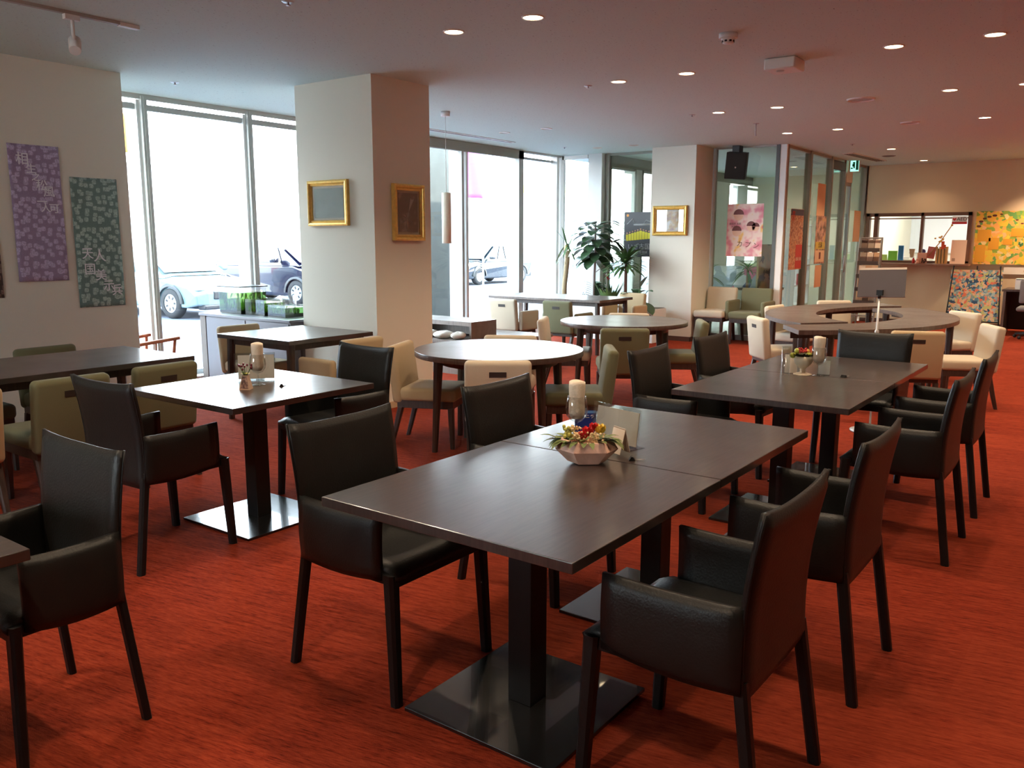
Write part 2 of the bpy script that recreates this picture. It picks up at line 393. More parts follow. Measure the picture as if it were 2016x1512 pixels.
# piers
M_pier = M_wall
st('wall_pier', 5.244, 5.968, 5.34, 6.32, 0, HC, M_pier)
st('wall_pier', 11.785, 12.40, 5.355, 6.07, 0, HC, M_pier)
b = MB(); b.box(11.775, 12.41, 5.345, 5.355, 0, .07).box(11.775, 11.785, 5.345, 6.08, 0, .07).done('baseboard_pier', M_base, kind='structure')
b = MB(); b.box(5.234, 5.244, 5.33, 6.33, 0, .06).box(5.234, 5.978, 5.33, 5.34, 0, .06).done('baseboard_pier', mat('cream_skirting', srgb(196, 170, 138), .7), kind='structure')
st('baseboard_left', -3.6, 4.01, 7.02, 7.03, 0, .06, mat('cream_skirting', srgb(196, 170, 138)))
st('baseboard_far', 16.89, 16.9, -4.1, 4.2, 0, .07, M_base)

# --- window wall at y = 7.875
WY = 7.875
st('trim_sill', 3.5, 12.1, 7.80, 8.12, -.02, .1, M_alu_w)
st('trim_3', 3.5, 12.1, 8.12, 8.4, -.12, .06, mat('pale_concrete', srgb(215, 212, 206), .8))
b = MB(); b.box(3.5, 8.25, 7.85, 7.90, 2.835, HC); b.box(3.5, 8.25, 7.93, 8.10, 2.78, 2.80); b.box(3.5, 8.25, 7.90, 7.94, 2.74, 2.79)
b.box(10.93, 12.1, 7.85, 7.9, 2.85, HC); b.done('trim_head', M_alu, kind='structure')
box('trim_header', 8.25, 10.93, 7.83, 7.90, 2.745, 2.875, M_header, kind='structure')
def bay(n, x0, x1, z0=.1, z1=2.80, y=7.98):
    g = box('window_%d' % n, x0, x1, y, y+.012, z0, z1, M_glass, kind='structure')
    f = MB(); f.box(x0, x1, y-.03, y+.04, z0, z0+.05).box(x0, x1, y-.03, y+.04, z1-.035, z1)
    f.done('window_frame', M_alu, g)
    return g
for n, (a, c) in enumerate([(3.5, 4.60), (4.71, 5.81), (5.92, 7.02), (7.13, 8.22), (8.33, 9.42), (9.61, 10.79), (10.94, 11.95)]):
    bay(n+1, a, c)
for i, x in enumerate((4.645, 5.852, 7.06, 8.265)):
    b = MB().use(M_alu); b.box(x, x+.058, 7.83, 7.875, .1, 2.86); b.box(x+.022, x+.03, 7.822, 7.83, .1, 2.86)
    b.use(M_alu_w).box(x-.028, x+.05, 7.875, 8.08, .1, 2.83).done('trim_%d' % (4+i), kind='structure')  # outer depth is whiter: daylight on the post sides put into the colour
for i, (x0, x1, y0, y1, m) in enumerate([(9.43, 9.48, 7.84, 7.90, M_alu), (9.43, 9.47, 7.90, 8.08, M_alu_w), (9.55, 9.60, 7.86, 8.0, M_alu_w), (10.80, 10.92, 7.90, 8.06, M_alu_w), (10.80, 10.92, 7.83, 7.9, M_alu), (11.90, 11.97, 7.86, 7.98, M_alu_w)]):  # white side parts have the daylight that falls on them in their colour
    st('trim_%d' % (10+i), x0, x1, y0, y1, .1, 2.86, m)
# return of the window wall, along Y
gl = box('window_8', 12.03, 12.042, 7.34, 7.83, .1, 2.84, M_glass, kind='structure')
MB().box(12.01, 12.06, 7.34, 7.83, 2.81, 2.87).box(12.01, 12.06, 7.34, 7.83, .05, .12).box(12.01, 12.07, 7.8, 7.9, .1, 2.87).done('window_frame', M_alu_w, gl)
st('wall_corner', 12.02, 12.25, 7.08, 7.33, 0, HC, M_alu_w)

# --- glass partitions of the side room
def partition(n, x0, x1, y0, y1, z1=2.86):
    return box('window_%d' % n, x0, x1, y0, y1, .06, z1, M_glass_p, kind='structure')
g = partition(9, 12.16, 12.17, 6.08, 7.0)
MB().box(12.12, 12.21, 7.0, 7.07, 0, HC).box(12.13, 12.2, 6.08, 7.0, 2.845, HC).box(12.13, 12.2, 6.08, 7.0, 0, .08).done('window_frame', M_header, g)
g = partition(10, 12.44, 12.45, 4.40, 5.33)
MB().box(12.41, 12.48, 5.31, 5.36, 0, HC).box(12.42, 12.48, 4.40, 5.31, 2.86, HC).box(12.42, 12.48, 4.40, 5.31, 0, .08).done('window_frame', M_alu, g)
b = MB().use(M_alu_w).box(12.44, 12.53, 4.25, 4.345, 0, HC).use(mat('dark_gasket', srgb(80, 84, 82), .5)).box(12.43, 12.5, 4.345, 4.40, 0, HC).use(mat('bronze_frame', srgb(150, 124, 100), .45, metal=.3)).box(12.49, 12.53, 4.24, 4.252, 0, HC)
b.done('trim_20', kind='structure')
M_part = mat('warm_grey_frame', srgb(158, 148, 132), .4, metal=.3)
GX = [12.53, 13.64, 14.78, 15.55]
for i, (a, c) in enumerate([(12.53, 13.58), (13.66, 14.70), (14.80, 15.50), (15.98, 16.88)]):
    g = partition(11+i, a, c, 4.295, 4.305)
    f = MB(); f.box(a, c, 4.27, 4.33, 2.84, HC); f.box(a, c, 4.27, 4.33, 0, .08)
    f.box(c, c+.07, 4.25, 4.35, 0, HC); f.done('window_frame', M_part, g)
st('trim_21', 14.80, 15.52, 4.26, 4.33, 2.70, 2.83, mat('dark_vent', srgb(96, 84, 72), .6))
# doorway with a full height leaf standing between the last two panes
d = box('door_1', 15.60, 15.95, 4.285, 4.315, .02, 2.46, M_glass_p, kind='structure')
MB().box(15.57, 15.62, 4.27, 4.33, 0, 2.5).box(15.93, 15.98, 4.27, 4.33, 0, 2.5).box(15.57, 15.98, 4.27, 4.33, 2.46, 2.52).done('door_frame', M_alu, d)
MB().tube([(15.68, 4.23, .95), (15.68, 4.23, 1.25)], .012).tube([(15.68, 4.28, 1.0), (15.68, 4.23, 1.0)], .008).tube([(15.68, 4.28, 1.2), (15.68, 4.23, 1.2)], .008).done('door_handle', M_chrome, d)
st('wall_transom', 15.55, 15.98, 4.26, 4.34, 2.52, HC, M_wall)

# side room shell
st('wall_side_room', 18.6, 18.7, 4.301, 7.3, 0, HC, mat('pale_green_wall', srgb(226, 224, 200), .8))
st('wall_side_room_right', 16.9, 18.6, 4.301, 4.36, 0, HC, mat('pale_green_wall', srgb(226, 224, 200), .8))
for i, (a, c) in enumerate([(12.26, 13.15), (13.42, 14.9), (15.0, 16.4)]):
    bay(21+i, a, c, .1, 2.70, 7.12)
b = MB().use(M_header).box(12.25, 18.6, 7.08, 7.2, 2.70, HC)
b.use(M_alu_w).box(13.15, 13.42, 7.08, 7.3, 0, 2.7).box(14.9, 15.0, 7.1, 7.2, 0, 2.7).box(16.4, 17.3, 7.08, 7.2, 0, 2.7).box(17.75, 18.6, 7.08, 7.2, 0, 2.7)
b.use(M_header).box(13.13, 13.15, 7.06, 7.08, 0, 2.7).box(13.40, 13.43, 7.06, 7.08, 0, 2.7).done('wall_side_room_front', kind='structure')
bay(24, 17.3, 17.75, .1, 2.70, 7.12)

# office behind the counter
st('wall_office_back', 20.9, 21, -2, 4.3, 0, HC, mat('office_wall', srgb(240, 236, 226), .8))
st('wall_office_left', 17.02, 21, 4.22, 4.3, 0, HC, mat('office_wall', srgb(240, 236, 226), .8))
st('wall_office_right', 17.02, 21, .6, .7, 0, HC, mat('office_wall', srgb(240, 236, 226), .8))
def lampbox(name, x, y, z, sx, sy, e, color, label, cat):
    t = thing(name, label, cat, (x, y, z))
    box('housing', -sx/2-.03, sx/2+.03, -sy/2-.03, sy/2+.03, -.01, .03, M_white, t)
    box('diffuser', -sx/2, sx/2, -sy/2, sy/2, -.02, -.008, mat('tube_glow', (1, 1, 1, 1), .5, emit=(1, .97, .9, 1), estr=6), t)
    ld = bpy.data.lights.new(name+'_light', 'AREA'); ld.shape = 'RECTANGLE'; ld.size = sx; ld.size_y = sy; ld.energy = e; ld.color = color
    lo = bpy.data.objects.new('office_light', ld); COL.objects.link(lo); lo.parent = t; lo.location = (0, 0, -.03)
lampbox('office_lamp', 18.6, 3.0, HC-.03, 1.2, .3, 90, (1, .95, .86), 'white fluorescent ceiling lamp in the office behind the counter window', 'lamp')
# frame and sill of the counter window
cw = MB().use(mat('brown_window_frame', srgb(104, 70, 50), .5))
for y0, y1 in ((4.14, 4.2), (3.99, 4.06), (3.215, 3.26), (2.44, 2.50)): cw.box(16.88, 17.0, y0, y1, 1.12, 2.01)
cw.box(16.88, 17.0, 2.44, 4.2, 1.95, 2.01).box(16.88, 17.0, 2.44, 4.2, 1.10, 1.15).box(16.90, 16.98, 2.44, 4.2, 1.90, 1.92)
cw.done('trim_counter_window', kind='structure')
st('trim_counter_ledge', 16.66, 17.05, 2.40, 4.1, 1.075, 1.105, mat('ledge_wood', srgb(150, 108, 84), .5))
box('window_31', 16.945, 16.955, 3.26, 3.99, 1.15, 1.95, M_glass, kind='structure')

# ================================================================ outside
M_asph = ramp_mat('asphalt', [(0, srgb(62, 68, 82)), (1, srgb(92, 98, 112))], 60, detail=4, rough=.9)
st('floor_outside', -30, 90, 8.1, 120, -.2, -.06, M_asph)
st('floor_outside', 12.05, 60, 7.2, 8.1, -.2, -.06, M_asph)
bl = thing('building', 'white commercial building across the car park, almost lost in glare', 'building', (20, 34, 0))
box('wall', -40, 70, 0, 8, -.1, 4.6, mat('white_cladding', srgb(245, 245, 245), .8), bl)
box('parapet', -40, 70, -.4, 8, 4.6, 6.5, mat('white_cladding', srgb(245, 245, 245), .8), bl)
b = MB()
for i in range(26): b.box(20+i*.62, 20.28+i*.62, -.44, -.4, 4.66, 5.2)
b.done('yellow_stripes', mat('yellow_louvre', srgb(236, 232, 120), .7), bl)
def banner(x, y, z0, z1, wd, col, label, name='banner'):
    t = thing(name, label, 'banner', (x, y, 0))
    MB().cyl((wd/2+.06, 0), .035, .035, -.06, z1+.25, 8).done('pole', M_alu, t)
    def fn(u, v): return ((u-.5)*wd, .05*math.sin(u*5+v*3), z0+(z1-z0)*v)
    MB().sheet(fn, 8, 12, .01).done('flag', mat('cloth_'+col[0], col[1], .8), t)
    MB().tube([(-wd/2, 0, z1), (wd/2+.06, 0, z1)], .012, 6).done('arm', M_alu, t)
banner(22.32, 18, 2.9, 4.7, .74, ('pink', srgb(226, 60, 160)), 'pink banner hanging outside behind the glass door')
banner(7.985, 14, 2.97, 3.6, .26, ('orange', srgb(250, 160, 50)), 'orange banner outside the leftmost window, beside the cream wall')
# concrete wall stub outside seen through the pane beside the pier
st('wall_outside', 10.3, 11.7, 9.8, 10.2, -.1, 3.2, mat('grey_concrete', srgb(84, 86, 82), .85, vary=.1))

M_carglass = mat('car_glass', srgb(24, 34, 38), .08, coat=1)
M_tyre = mat('tyre', srgb(26, 26, 28), .8); M_rim = mat('alloy_rim', srgb(160, 162, 166), .35, metal=.5)
M_lamp = mat('car_lamp', srgb(236, 240, 244), .15, coat=1); M_dark = mat('dark_trim', srgb(22, 24, 28), .5)
M_red = mat('tail_lamp', srgb(170, 40, 36), .25, coat=1)
def car(loc, rz, paint, L, W, Hh, label, van=False):
    t = thing('car', label, 'car', loc, rz)
    h = L/2; gz = .98 if van else .86
    if van:
        low = [(-h, .34), (-h+.02, .9), (-h+.08, gz), (h-.95, gz+.02), (h-.12, .78), (h, .58), (h-.02, .28), (h-.35, .2), (-h+.3, .2)]
        cab = [(-h+.06, gz-.02), (-h+.14, Hh-.12), (-h+.4, Hh), (h-2.0, Hh-.02), (h-1.45, Hh-.22), (h-.72, gz+.0)]
    else:
        low = [(-h, .42), (-h+.04, .82), (-h+.3, gz), (h-1.25, gz), (h-.25, .70), (h, .54), (h-.02, .26), (h-.35, .2), (-h+.3, .2)]
        cab = [(-h+.25, gz-.02), (-h+.75, Hh-.06), (-h+1.3, Hh), (h-2.1, Hh-.02), (h-1.05, gz-.02)]
    def width(z): return W/2*(1.0 if z < gz*.8 else 1-.26*max(0, (z-gz*.8)/(Hh-gz*.8))**1.1) * (.95 if z < .3 else 1)
    def shell(b, poly, inset=0):
        rs = []
        n = 7
        for k in range(n+1):
            s = -1+2*k/n
            e = max(0, abs(s)-.70)/.30
            rs.append([Vector((x*(1-.03*e*e), s*(width(z)-inset), z-(.05*e*e if z > .5 else -.03*e*e))) for x, z in poly])
        b.rings(rs, None, False)
    b = MB(); shell(b, low); b.done('body', paint, t, bevel=.03)
    b = MB(); shell(b, cab); b.done('roof', paint, t, bevel=.03)
    # side windows and windscreens, each set a little proud of the cabin
    def glass(name, pts):
        b = MB(); b.face(pts); o = b.done(name, M_carglass, t, recalc=False); return o
    ztop, zb = Hh-.13, gz+.05
    xs = [(-h+.42 if van else -h+.95, -h+1.35), (-h+1.42, h-2.42), (h-2.35, h-1.35)] if van else [(-h+.95, -h+1.75), (-h+1.82, h-1.95)]
    for sgn in (-1, 1):
        for a, c in xs:
            yb, yt = sgn*(width(zb)+.004), sgn*(width(ztop)+.004)
            c2 = c-.28 if c > h-2.0 else c
            glass('side_window', [(a, yb, zb), (c, yb, zb), (c2, yt, ztop), (a+.03, yt, ztop)])
        b = MB(); b.rbox(h-1.52, h-1.34, sgn*(W/2+.02) if sgn > 0 else -W/2-.2, W/2+.2 if sgn > 0 else -W/2-.02, gz+.05, gz+.18, .04); b.done('mirror', paint, t)
        b = MB(); b.rbox(h-.42, h-.06, *( (W/2-.42, W/2-.06) if sgn > 0 else (-W/2+.06, -W/2+.42)), .58, .74, .06); b.done('headlamp', M_lamp, t)
        b = MB(); b.rbox(-h-.01, -h+.2, *((W/2-.32, W/2-.05) if sgn > 0 else (-W/2+.05, -W/2+.32)), .62, .86, .05); b.done('tail_lamp', M_red, t)
        for wx in (-h+.78, h-.86):
            Mw = Matrix.Translation((wx, sgn*(W/2-.11), .31)) @ Matrix.Rotation(PI/2, 4, 'X')
            b = MB(); b.lathe([(.19, -.1), (.28, -.1), (.31, -.06), (.31, .06), (.28, .1), (.19, .1)], n=28, M=Mw); wheel = b.done('wheel', M_tyre, t)
            b = MB(); b.cyl((0, 0), .19, .19, -.085, .085, 24, M=Mw)
            b.use(M_rim)
            b.done('rim', M_rim, wheel)
            b = MB()
            for k in range(7):
                Mk = Mw @ Matrix.Rotation(2*PI*k/7, 4, 'Z') @ Matrix.Translation((.12, 0, 0))
                b.box(-.03, .035, -.02, .02, -.088, .088, M=Mk)
            b.done('rim_slots', M_dark, wheel)
            b = MB(); Ma = Matrix.Translation((wx, sgn*(W/2-.02), .31)) @ Matrix.Rotation(PI/2, 4, 'X')
            b.rings([[Vector((r*math.cos(a*PI/16), r*math.sin(a*PI/16), z)) for a in range(0, 17)] for r, z in ((.33, -.03), (.39, -.03), (.39, .03), (.33, .03))], Ma, True, False, closed=False)
            b.done('wheel_arch', M_dark, t)
    x1 = h-1.45 if van else h-2.0
    zt = Hh-.24 if van else Hh-.08
    glass('windscreen', [(h-.80 if van else h-1.12, -width(gz)*.9, gz+.06), (h-.80 if van else h-1.12, width(gz)*.9, gz+.06), (x1+.03, width(zt)*.9, zt+.01), (x1+.03, -width(zt)*.9, zt+.01)])
    box('grille', h-.12, h+.012, -W*.28, W*.28, .40, .56, M_dark, t, bevel=.02)
    box('bumper', h-.2, h+.02, -W*.42, W*.42, .2, .30, M_dark, t, bevel=.03)
    box('number_plate', h+.01, h+.022, -.17, .17, .40, .56, M_white, t)
    box('rear_number_plate', -h-.02, -h-.005, -.17, .17, .55, .71, M_white, t)
    box('rear_bumper', -h-.02, -h+.2, -W*.42, W*.42, .22, .42, M_dark, t, bevel=.03)
    return t
P_white = mat('white_car_paint', srgb(150, 165, 168), .2, coat=1); P_blue = mat('blue_car_paint', srgb(12, 14, 34), .2, coat=1, spec=.6)
P_sil = mat('silver_car_paint', srgb(92, 108, 112), .2, coat=1); P_dk = mat('dark_car_paint', srgb(18, 26, 34), .2, coat=1)
car((10.28, 17.06, -.06), R(-84), P_sil, 4.5, 1.75, 1.48, 'pale silver car with its front wheel showing in the left window')
car((14.08, 17.64, -.06), R(-85), P_blue, 4.2, 1.7, 1.62, 'dark blue minivan parked behind the aquariums, in the window beside the pier', van=True)
car((24.9, 19.7, -.06), R(180), P_dk, 4.2, 1.7, 1.5, 'dark car with a white number plate outside the glass door')
car((33, 27, -.06), R(190), P_white, 4.4, 1.7, 1.5, 'white car almost lost in glare behind the window post right of the glass door')
# shrub across the car park
sh = thing('shrub', 'pale leafless shrub across the car park in the left window', 'shrub', (14.2, 22, -.06))
rnd = random.Random(3); b = MB()
for k in range(26):
    a = rnd.uniform(0, 2*PI); r = rnd.uniform(.3, 1.3); hgt = rnd.uniform(1.2, 2.4)
    b.tube([(0, 0, 0), (r*.4*math.cos(a), r*.4*math.sin(a), hgt*.5), (r*math.cos(a), r*math.sin(a), hgt)], .018, 5, .006)
b.done('branches', mat('pale_bark', srgb(178, 160, 140), .9), sh)
b = MB()
for k in range(120):
    a = rnd.uniform(0, 2*PI); r = rnd.uniform(.1, 1.3); b.leaf((r*math.cos(a), r*math.sin(a), rnd.uniform(1.0, 2.4)), (math.cos(a), math.sin(a), .3), .12, .06, n=3)
b.done('leaves', mat('dry_leaf', srgb(190, 170, 120), .8), sh)
# ================================================================ ceiling fittings
M_glow = mat('downlight_glow', (1, .9, .7, 1), .5, emit=(1, .78, .48, 1), estr=16)
M_trimring = mat('downlight_ring', srgb(226, 216, 200), .4)
M_reflector = mat('downlight_reflector', srgb(236, 226, 210), .25, metal=.4)
def downlight(x, y, label, lit=True, energy=1.0, group=None):
    t = thing('downlight', label, 'downlight', (x, y, HC), 0, group)
    MB().lathe([(.060, -.001), (.063, -.007), (.071, -.006), (.073, 0)], n=28, cap=False).done('trim_ring', M_trimring, t)
    if lit:
        MB().lathe([(.0, -.002), (.04, -.0025), (.061, -.003)], n=28).done('bulb', M_glow, t, recalc=False)
        ld = bpy.data.lights.new('downlight_beam', 'SPOT'); ld.energy = SPOT_ENERGY*energy; ld.color = (1, .76, .52); ld.spot_size = R(118); ld.spot_blend = .6; ld.shadow_soft_size = .05
        lo = bpy.data.objects.new('downlight_beam', ld); COL.objects.link(lo); lo.parent = t; lo.location = (0, 0, -.02)
    else:
        MB().lathe([(.0, -.001), (.03, -.0025), (.048, -.002)], n=28).done('bulb', mat('dull_lens', srgb(170, 168, 166), .3), t, recalc=False)
    return t
for x, y, l in [
    (4.56, 3.85, 'lit downlight nearest the pier with pictures, left one of the top pair'),
    (4.57, 3.21, 'lit downlight at the top centre of the photo, highest one right of the pier'),
    (6.78, 3.84, 'lit downlight right of the small sprinkler in the middle of the ceiling'),
    (6.79, 3.20, 'lit downlight below the smoke detector, second row from the camera'),
    (9.00, 3.85, 'lit downlight above the speaker, left one of the third pair'),
    (9.02, 3.21, 'lit downlight above the speaker, right one of the third pair'),
    (11.21, 3.84, 'lit downlight directly above the white corner post of the glass room'),
    (11.19, 3.20, 'lit downlight over the long glass partition, right one of the fourth pair'),
    (6.75, 1.575, 'lit downlight right of the white emergency lamp box on the ceiling'),
    (6.77, .94, 'brightest lit downlight near the top right corner of the photo'),
    (8.95, 1.57, 'lit downlight right of the large round ceiling speaker'),
    (11.12, 1.57, 'lit downlight at the right edge above the yellow painting, fourth row'),
    (14.02, 3.20, 'lit downlight above the door in the glass partition'),
    (16.30, 3.18, 'farthest lit downlight, just in front of the counter window wall'),
    (8.99, .96, 'lit downlight half cut by the right edge of the photo, small')]:
    downlight(x, y, l, energy=.35 if x > 16 else (1.75 if x > 8 else 1.1))
for x, y in [(2.35, 3.85), (2.35, 3.21), (2.35, 1.57), (2.35, .94), (4.56, 1.57), (4.56, .94), (.14, 3.5), (.14, 1.2), (2.35, -.7), (4.56, -.7), (6.77, -.7), (8.97, -.7), (11.12, .94), (11.1, -.7), (13.9, 1.0), (13.9, -.7), (16.25, 1.1), (16.25, -.2)]:
    downlight(x, y, 'lit downlight beyond the picture edge, overhead or to the right', energy={.14: 1.9, 2.35: 1.0}.get(x, 1.0 if x < 6 else 1.7 if x < 13 else 2.4 if x < 16 else 4.5), group='downlights outside the picture')
for x, y, l in [(9.03, 6.78, 'unlit downlight nearest the long ceiling slot by the windows'), (9.02, 6.12, 'unlit downlight right of the one by the ceiling slot'),
                (11.30, 6.74, 'unlit downlight above the tall leafy plant'), (11.31, 6.13, 'unlit downlight left of the pier with the small gilt picture')]:
    downlight(x, y, l, lit=False)
def sprinkler(x, y, label, drop=0):
    t = thing('sprinkler', label, 'sprinkler', (x, y, HC))
    MB().lathe([(.0, -.004), (.03, -.006), (.038, 0)], n=20).done('cover_plate', M_chrome, t)
    MB().cyl((0, 0), .008, .006, -.018-drop, -.004, 8).lathe([(.0, -.022-drop), (.014, -.022-drop), (.014, -.019-drop), (0, -.018-drop)], n=12).done('nozzle', M_chrome, t)
for x, y, l, dr in [(6.81, 4.17, 'small steel sprinkler in the middle of the ceiling', 0), (4.51, 7.04, 'small bright sprinkler above the left window', 0), (3.44, 4.17, 'small sprinkler cut by the top edge of the photo', 0),
                (10.95, 7.10, 'small sprinkler over the window corner', 0), (9.0, 4.16, 'small sprinkler left of the third pair of lit downlights', 0), (10.1, 3.84, 'thin hanging sprinkler above the speaker', .12), (13.0, 3.5, 'tiny sprinkler near the far end of the ceiling', 0)]:
    sprinkler(x, y, l, dr)
t = thing('smoke_detector', 'white round smoke detector on the ceiling', 'smoke detector', (5.70, 2.39, HC))
MB().cyl((0, 0), .062, .062, -.032, 0, 28).done('base', M_white, t)
MB().lathe([(.0, -.066), (.026, -.066), (.036, -.06), (.044, -.036), (.05, -.032)], n=24).done('sensor_head', M_white, t)
b = MB()
for k in range(8):
    b.box(.036, .042, -.008, .008, -.056, -.044, M=Matrix.Rotation(k*PI/4, 4, 'Z'))
b.done('vent_slots', M_dark, t)
t = thing('emergency_lamp', 'white square emergency lamp box on the ceiling', 'lamp', (6.74, 2.36, HC))
MB().rbox(-.12, .12, -.12, .12, -.085, -.002, .012).done('housing', M_white, t)
MB().cyl((-.03, .02), .03, .03, -.09, -.084, 20).done('lens', mat('dull_lens', srgb(170, 168, 166)), t)
for x, y, r_, l in [(9.0, 2.37, .135, 'large round white ceiling speaker grille beside the lit downlights'), (11.07, 2.34, .11, 'smaller round white ceiling speaker farther back')]:
    t = thing('ceiling_speaker', l, 'speaker', (x, y, HC))
    MB().lathe([(r_*.86, -.004), (r_*.93, -.016), (r_, 0)], n=36).done('ring', M_white, t)
    MB().lathe([(0, -.010), (r_*.5, -.009), (r_*.87, -.004)], n=36).done('grille', mat('speaker_mesh', srgb(190, 184, 178), .7, bump=.6, bscale=500), t)
t = thing('ceiling_vent', 'small dark round ceiling vent near the far counter wall', 'vent', (15.15, 3.49, HC))
MB().lathe([(0, -.006), (.08, -.01), (.11, 0)], n=24).done('grille', mat('dark_vent', srgb(96, 84, 72)), t)
t = thing('air_conditioner_grille', 'long slotted air grille in the ceiling over the glass partition', 'air grille', (15.1, 3.85, HC), R(-4))
box('frame', -.85, .85, -.09, .09, -.012, 0, M_white, t)
b = MB()
for k in range(4): b.box(-.8, .8, -.07+k*.038, -.05+k*.038, -.016, -.010)
b.done('slots', mat('dark_vent', srgb(96, 84, 72)), t)
t = thing('ceiling_slot', 'long narrow air slot in the ceiling by the window wall', 'air grille', (8.6, 7.35, HC))
box('frame', -1.5, 1.37, -.06, .06, -.008, 0, M_white, t)
box('slot', -1.48, 1.35, -.02, .02, -.010, -.006, mat('dark_vent', srgb(96, 84, 72)), t)
t = thing('track_light', 'white ceiling track rail with one spotlight above the cloth banners', 'track light', (3.2, 5.42, HC), 0)
box('rail', -3.2, .03, -.017, .017, -.02, 0, mat('rail_grey', srgb(170, 160, 152), .5), t)
b = MB(); b.box(-.1, .03, -.02, .02, -.026, -.002).done('end_feed', M_white, t)
b = MB(); b.box(-.45, -.36, -.018, .018, -.05, -.02).tube([(-.40, 0, -.04), (-.40, 0, -.13), (-.39, .01, -.17)], .011, 10).done('stem', M_white, t)
Ms = Matrix.Translation((-.385, .02, -.19)) @ Matrix.Rotation(R(-40), 4, 'X') @ Matrix.Rotation(R(20), 4, 'Y')
MB().cyl((0, 0), .034, .038, -.055, .045, 20, M=Ms).done('spot_head', M_white, t)
# pendant lamp beside the pier
t = thing('pendant_lamp', 'slim white tube pendant lamp hanging beside the pier', 'pendant lamp', (7.225, 6.23, HC))
MB().cyl((0, 0), .05, .05, -.05, 0, 24).done('canopy', M_white, t)
MB().tube([(0, 0, -.04), (0, 0, -.86)], .003, 6).done('cord', M_white, t)
MB().lathe([(.005, -.855), (.05, -.858), (.052, -.87), (.052, -1.41), (.048, -1.41), (.048, -.88)], n=28).done('shade', mat('milk_glass', srgb(246, 246, 226), .4), t)
t = thing('speaker', 'black loudspeaker hanging from the ceiling in front of the glass room', 'speaker', (12.27, 4.93, HC), 0)
box('bracket', -.07, .07, -.06, .05, -.10, 0, M_black, t, bevel=.005)
Ms = Matrix.Translation((0, 0, -.28)) @ Matrix.Rotation(R(-9), 4, 'Y') @ Matrix.Rotation(R(14), 4, 'Z') @ Matrix.Rotation(R(7), 4, 'X')
b = MB(); b.prism([(-.11, -.15), (.07, -.15), (.11, -.09), (.12, .06), (.07, .135), (-.11, .15)], -.19, .19, M=Ms); b.done('cabinet', mat('speaker_black', srgb(30, 29, 27), .6), t, bevel=.008)
b = MB(); b.box(-.122, -.112, -.14, .14, -.18, .18, M=Ms); b.done('grille', mat('speaker_cloth', srgb(34, 33, 30), .9, bump=.4, bscale=400), t)
b = MB(); b.cyl((0, 0), .012, .012, 0, .004, 14, M=Ms @ Matrix.Translation((-.123, 0, -.02)) @ Matrix.Rotation(-PI/2, 4, 'Y')); b.done('badge', M_chrome, t)
# exit sign
t = thing('exit_sign', 'small green and white exit sign with a running figure above the glass door', 'exit sign', (15.72, 4.20, 2.69))
box('housing', -.03, .03, -.12, .04, .0, .22, M_white, t, bevel=.004)
box('panel', -.034, -.030, -.11, .03, .01, .21, mat('exit_panel', srgb(150, 235, 215), .4, emit=srgb(170, 255, 235), estr=1.3), t)
b = MB(); gm = mat('exit_green', srgb(20, 140, 95), .4)
b.box(-.036, -.034, -.045, -.02, .06, .17).box(-.036, -.034, -.105, -.06, .03, .19).ball((-.036, -.015, .155), .012, 6, (.2, 1, 1)).box(-.036, -.034, -.03, .0, .09, .14)
b.box(-.036, -.034, -.01, .02, .05, .075).done('running_figure', gm, t)

# ================================================================ things on the walls
def frame_pic(name, loc, rz, w_, h_, bw, depth, art, label, mount=None, tilt=0):
    """picture facing local -Y; the wall is at y=0"""
    t = thing(name, label, 'picture', loc, rz)
    b = MB()
    prof = [(0, 0), (0, depth*.8), (bw*.25, depth), (bw*.5, depth*.9), (bw*.62, depth*.6), (bw*.8, depth*.7), (bw, depth*.45), (bw, 0)]
    rs = []
    for sx, sz in ((-1, -1), (1, -1), (1, 1), (-1, 1)):
        rs.append([Vector((sx*(w_/2-d), -y-.002, sz*(h_/2-d))) for d, y in prof])
    rs.append(rs[0]); b.rings(rs, None, False, cap=False); b.done('frame', M_gold, t)
    iw, ih = w_/2-bw, h_/2-bw
    m = mount if mount else 0
    if m: box('mount', -iw, iw, -.008, -.004, -ih, ih, mat('linen_mount', srgb(206, 194, 176), .8), t)
    box('canvas', -iw+m, iw-m, -.012, -.008, -ih+m, ih-m, art, t)
    box('glazing', -iw, iw, -.018, -.016, -ih, ih, M_crystal, t)
    return t
art1 = ramp_mat('grey_green_landscape', [(0, srgb(58, 76, 74)), (.5, srgb(92, 112, 108)), (1, srgb(120, 138, 134))], 5, detail=4, stretch=(1, 1, 2), rough=.5)
art2 = ramp_mat('brown_etching_glare', [(0, srgb(104, 90, 82)), (.55, srgb(128, 112, 102)), (.62, srgb(170, 152, 140)), (.7, srgb(120, 104, 96))], 9, detail=5, rough=.6)  # stops lightened: reflections on the picture glass put into the colour
art3 = ramp_mat('small_village_scene', [(.2, srgb(84, 88, 104)), (.42, srgb(150, 90, 74)), (.52, srgb(200, 160, 90)), (.62, srgb(226, 220, 214)), (.8, srgb(120, 116, 120))], 7, detail=3, rough=.4)
frame_pic('framed_picture', (5.244, 5.90, 1.83), -PI/2, .52, .40, .05, .04, art1, 'gilt framed grey-green landscape on the pale side of the near pier', .02)
p = frame_pic('framed_picture', (5.655, 5.34, 1.747), 0, .40, .495, .055, .04, art2, 'tall gilt framed picture of a white lily on the shaded side of the near pier', .02)
b = MB()
b.use(mat('lily_white', srgb(206, 196, 188), .7))
b.prism([(.0, -.02), (.075, .10), (.045, .095), (.03, .11)], 0, .002, M=Matrix.Translation((0, -.012, .02)) @ Matrix.Rotation(PI/2, 4, 'X'))
b.tube([(.0, -.013, .0), (-.015, -.013, -.06), (-.01, -.013, -.15)], .004, 6)
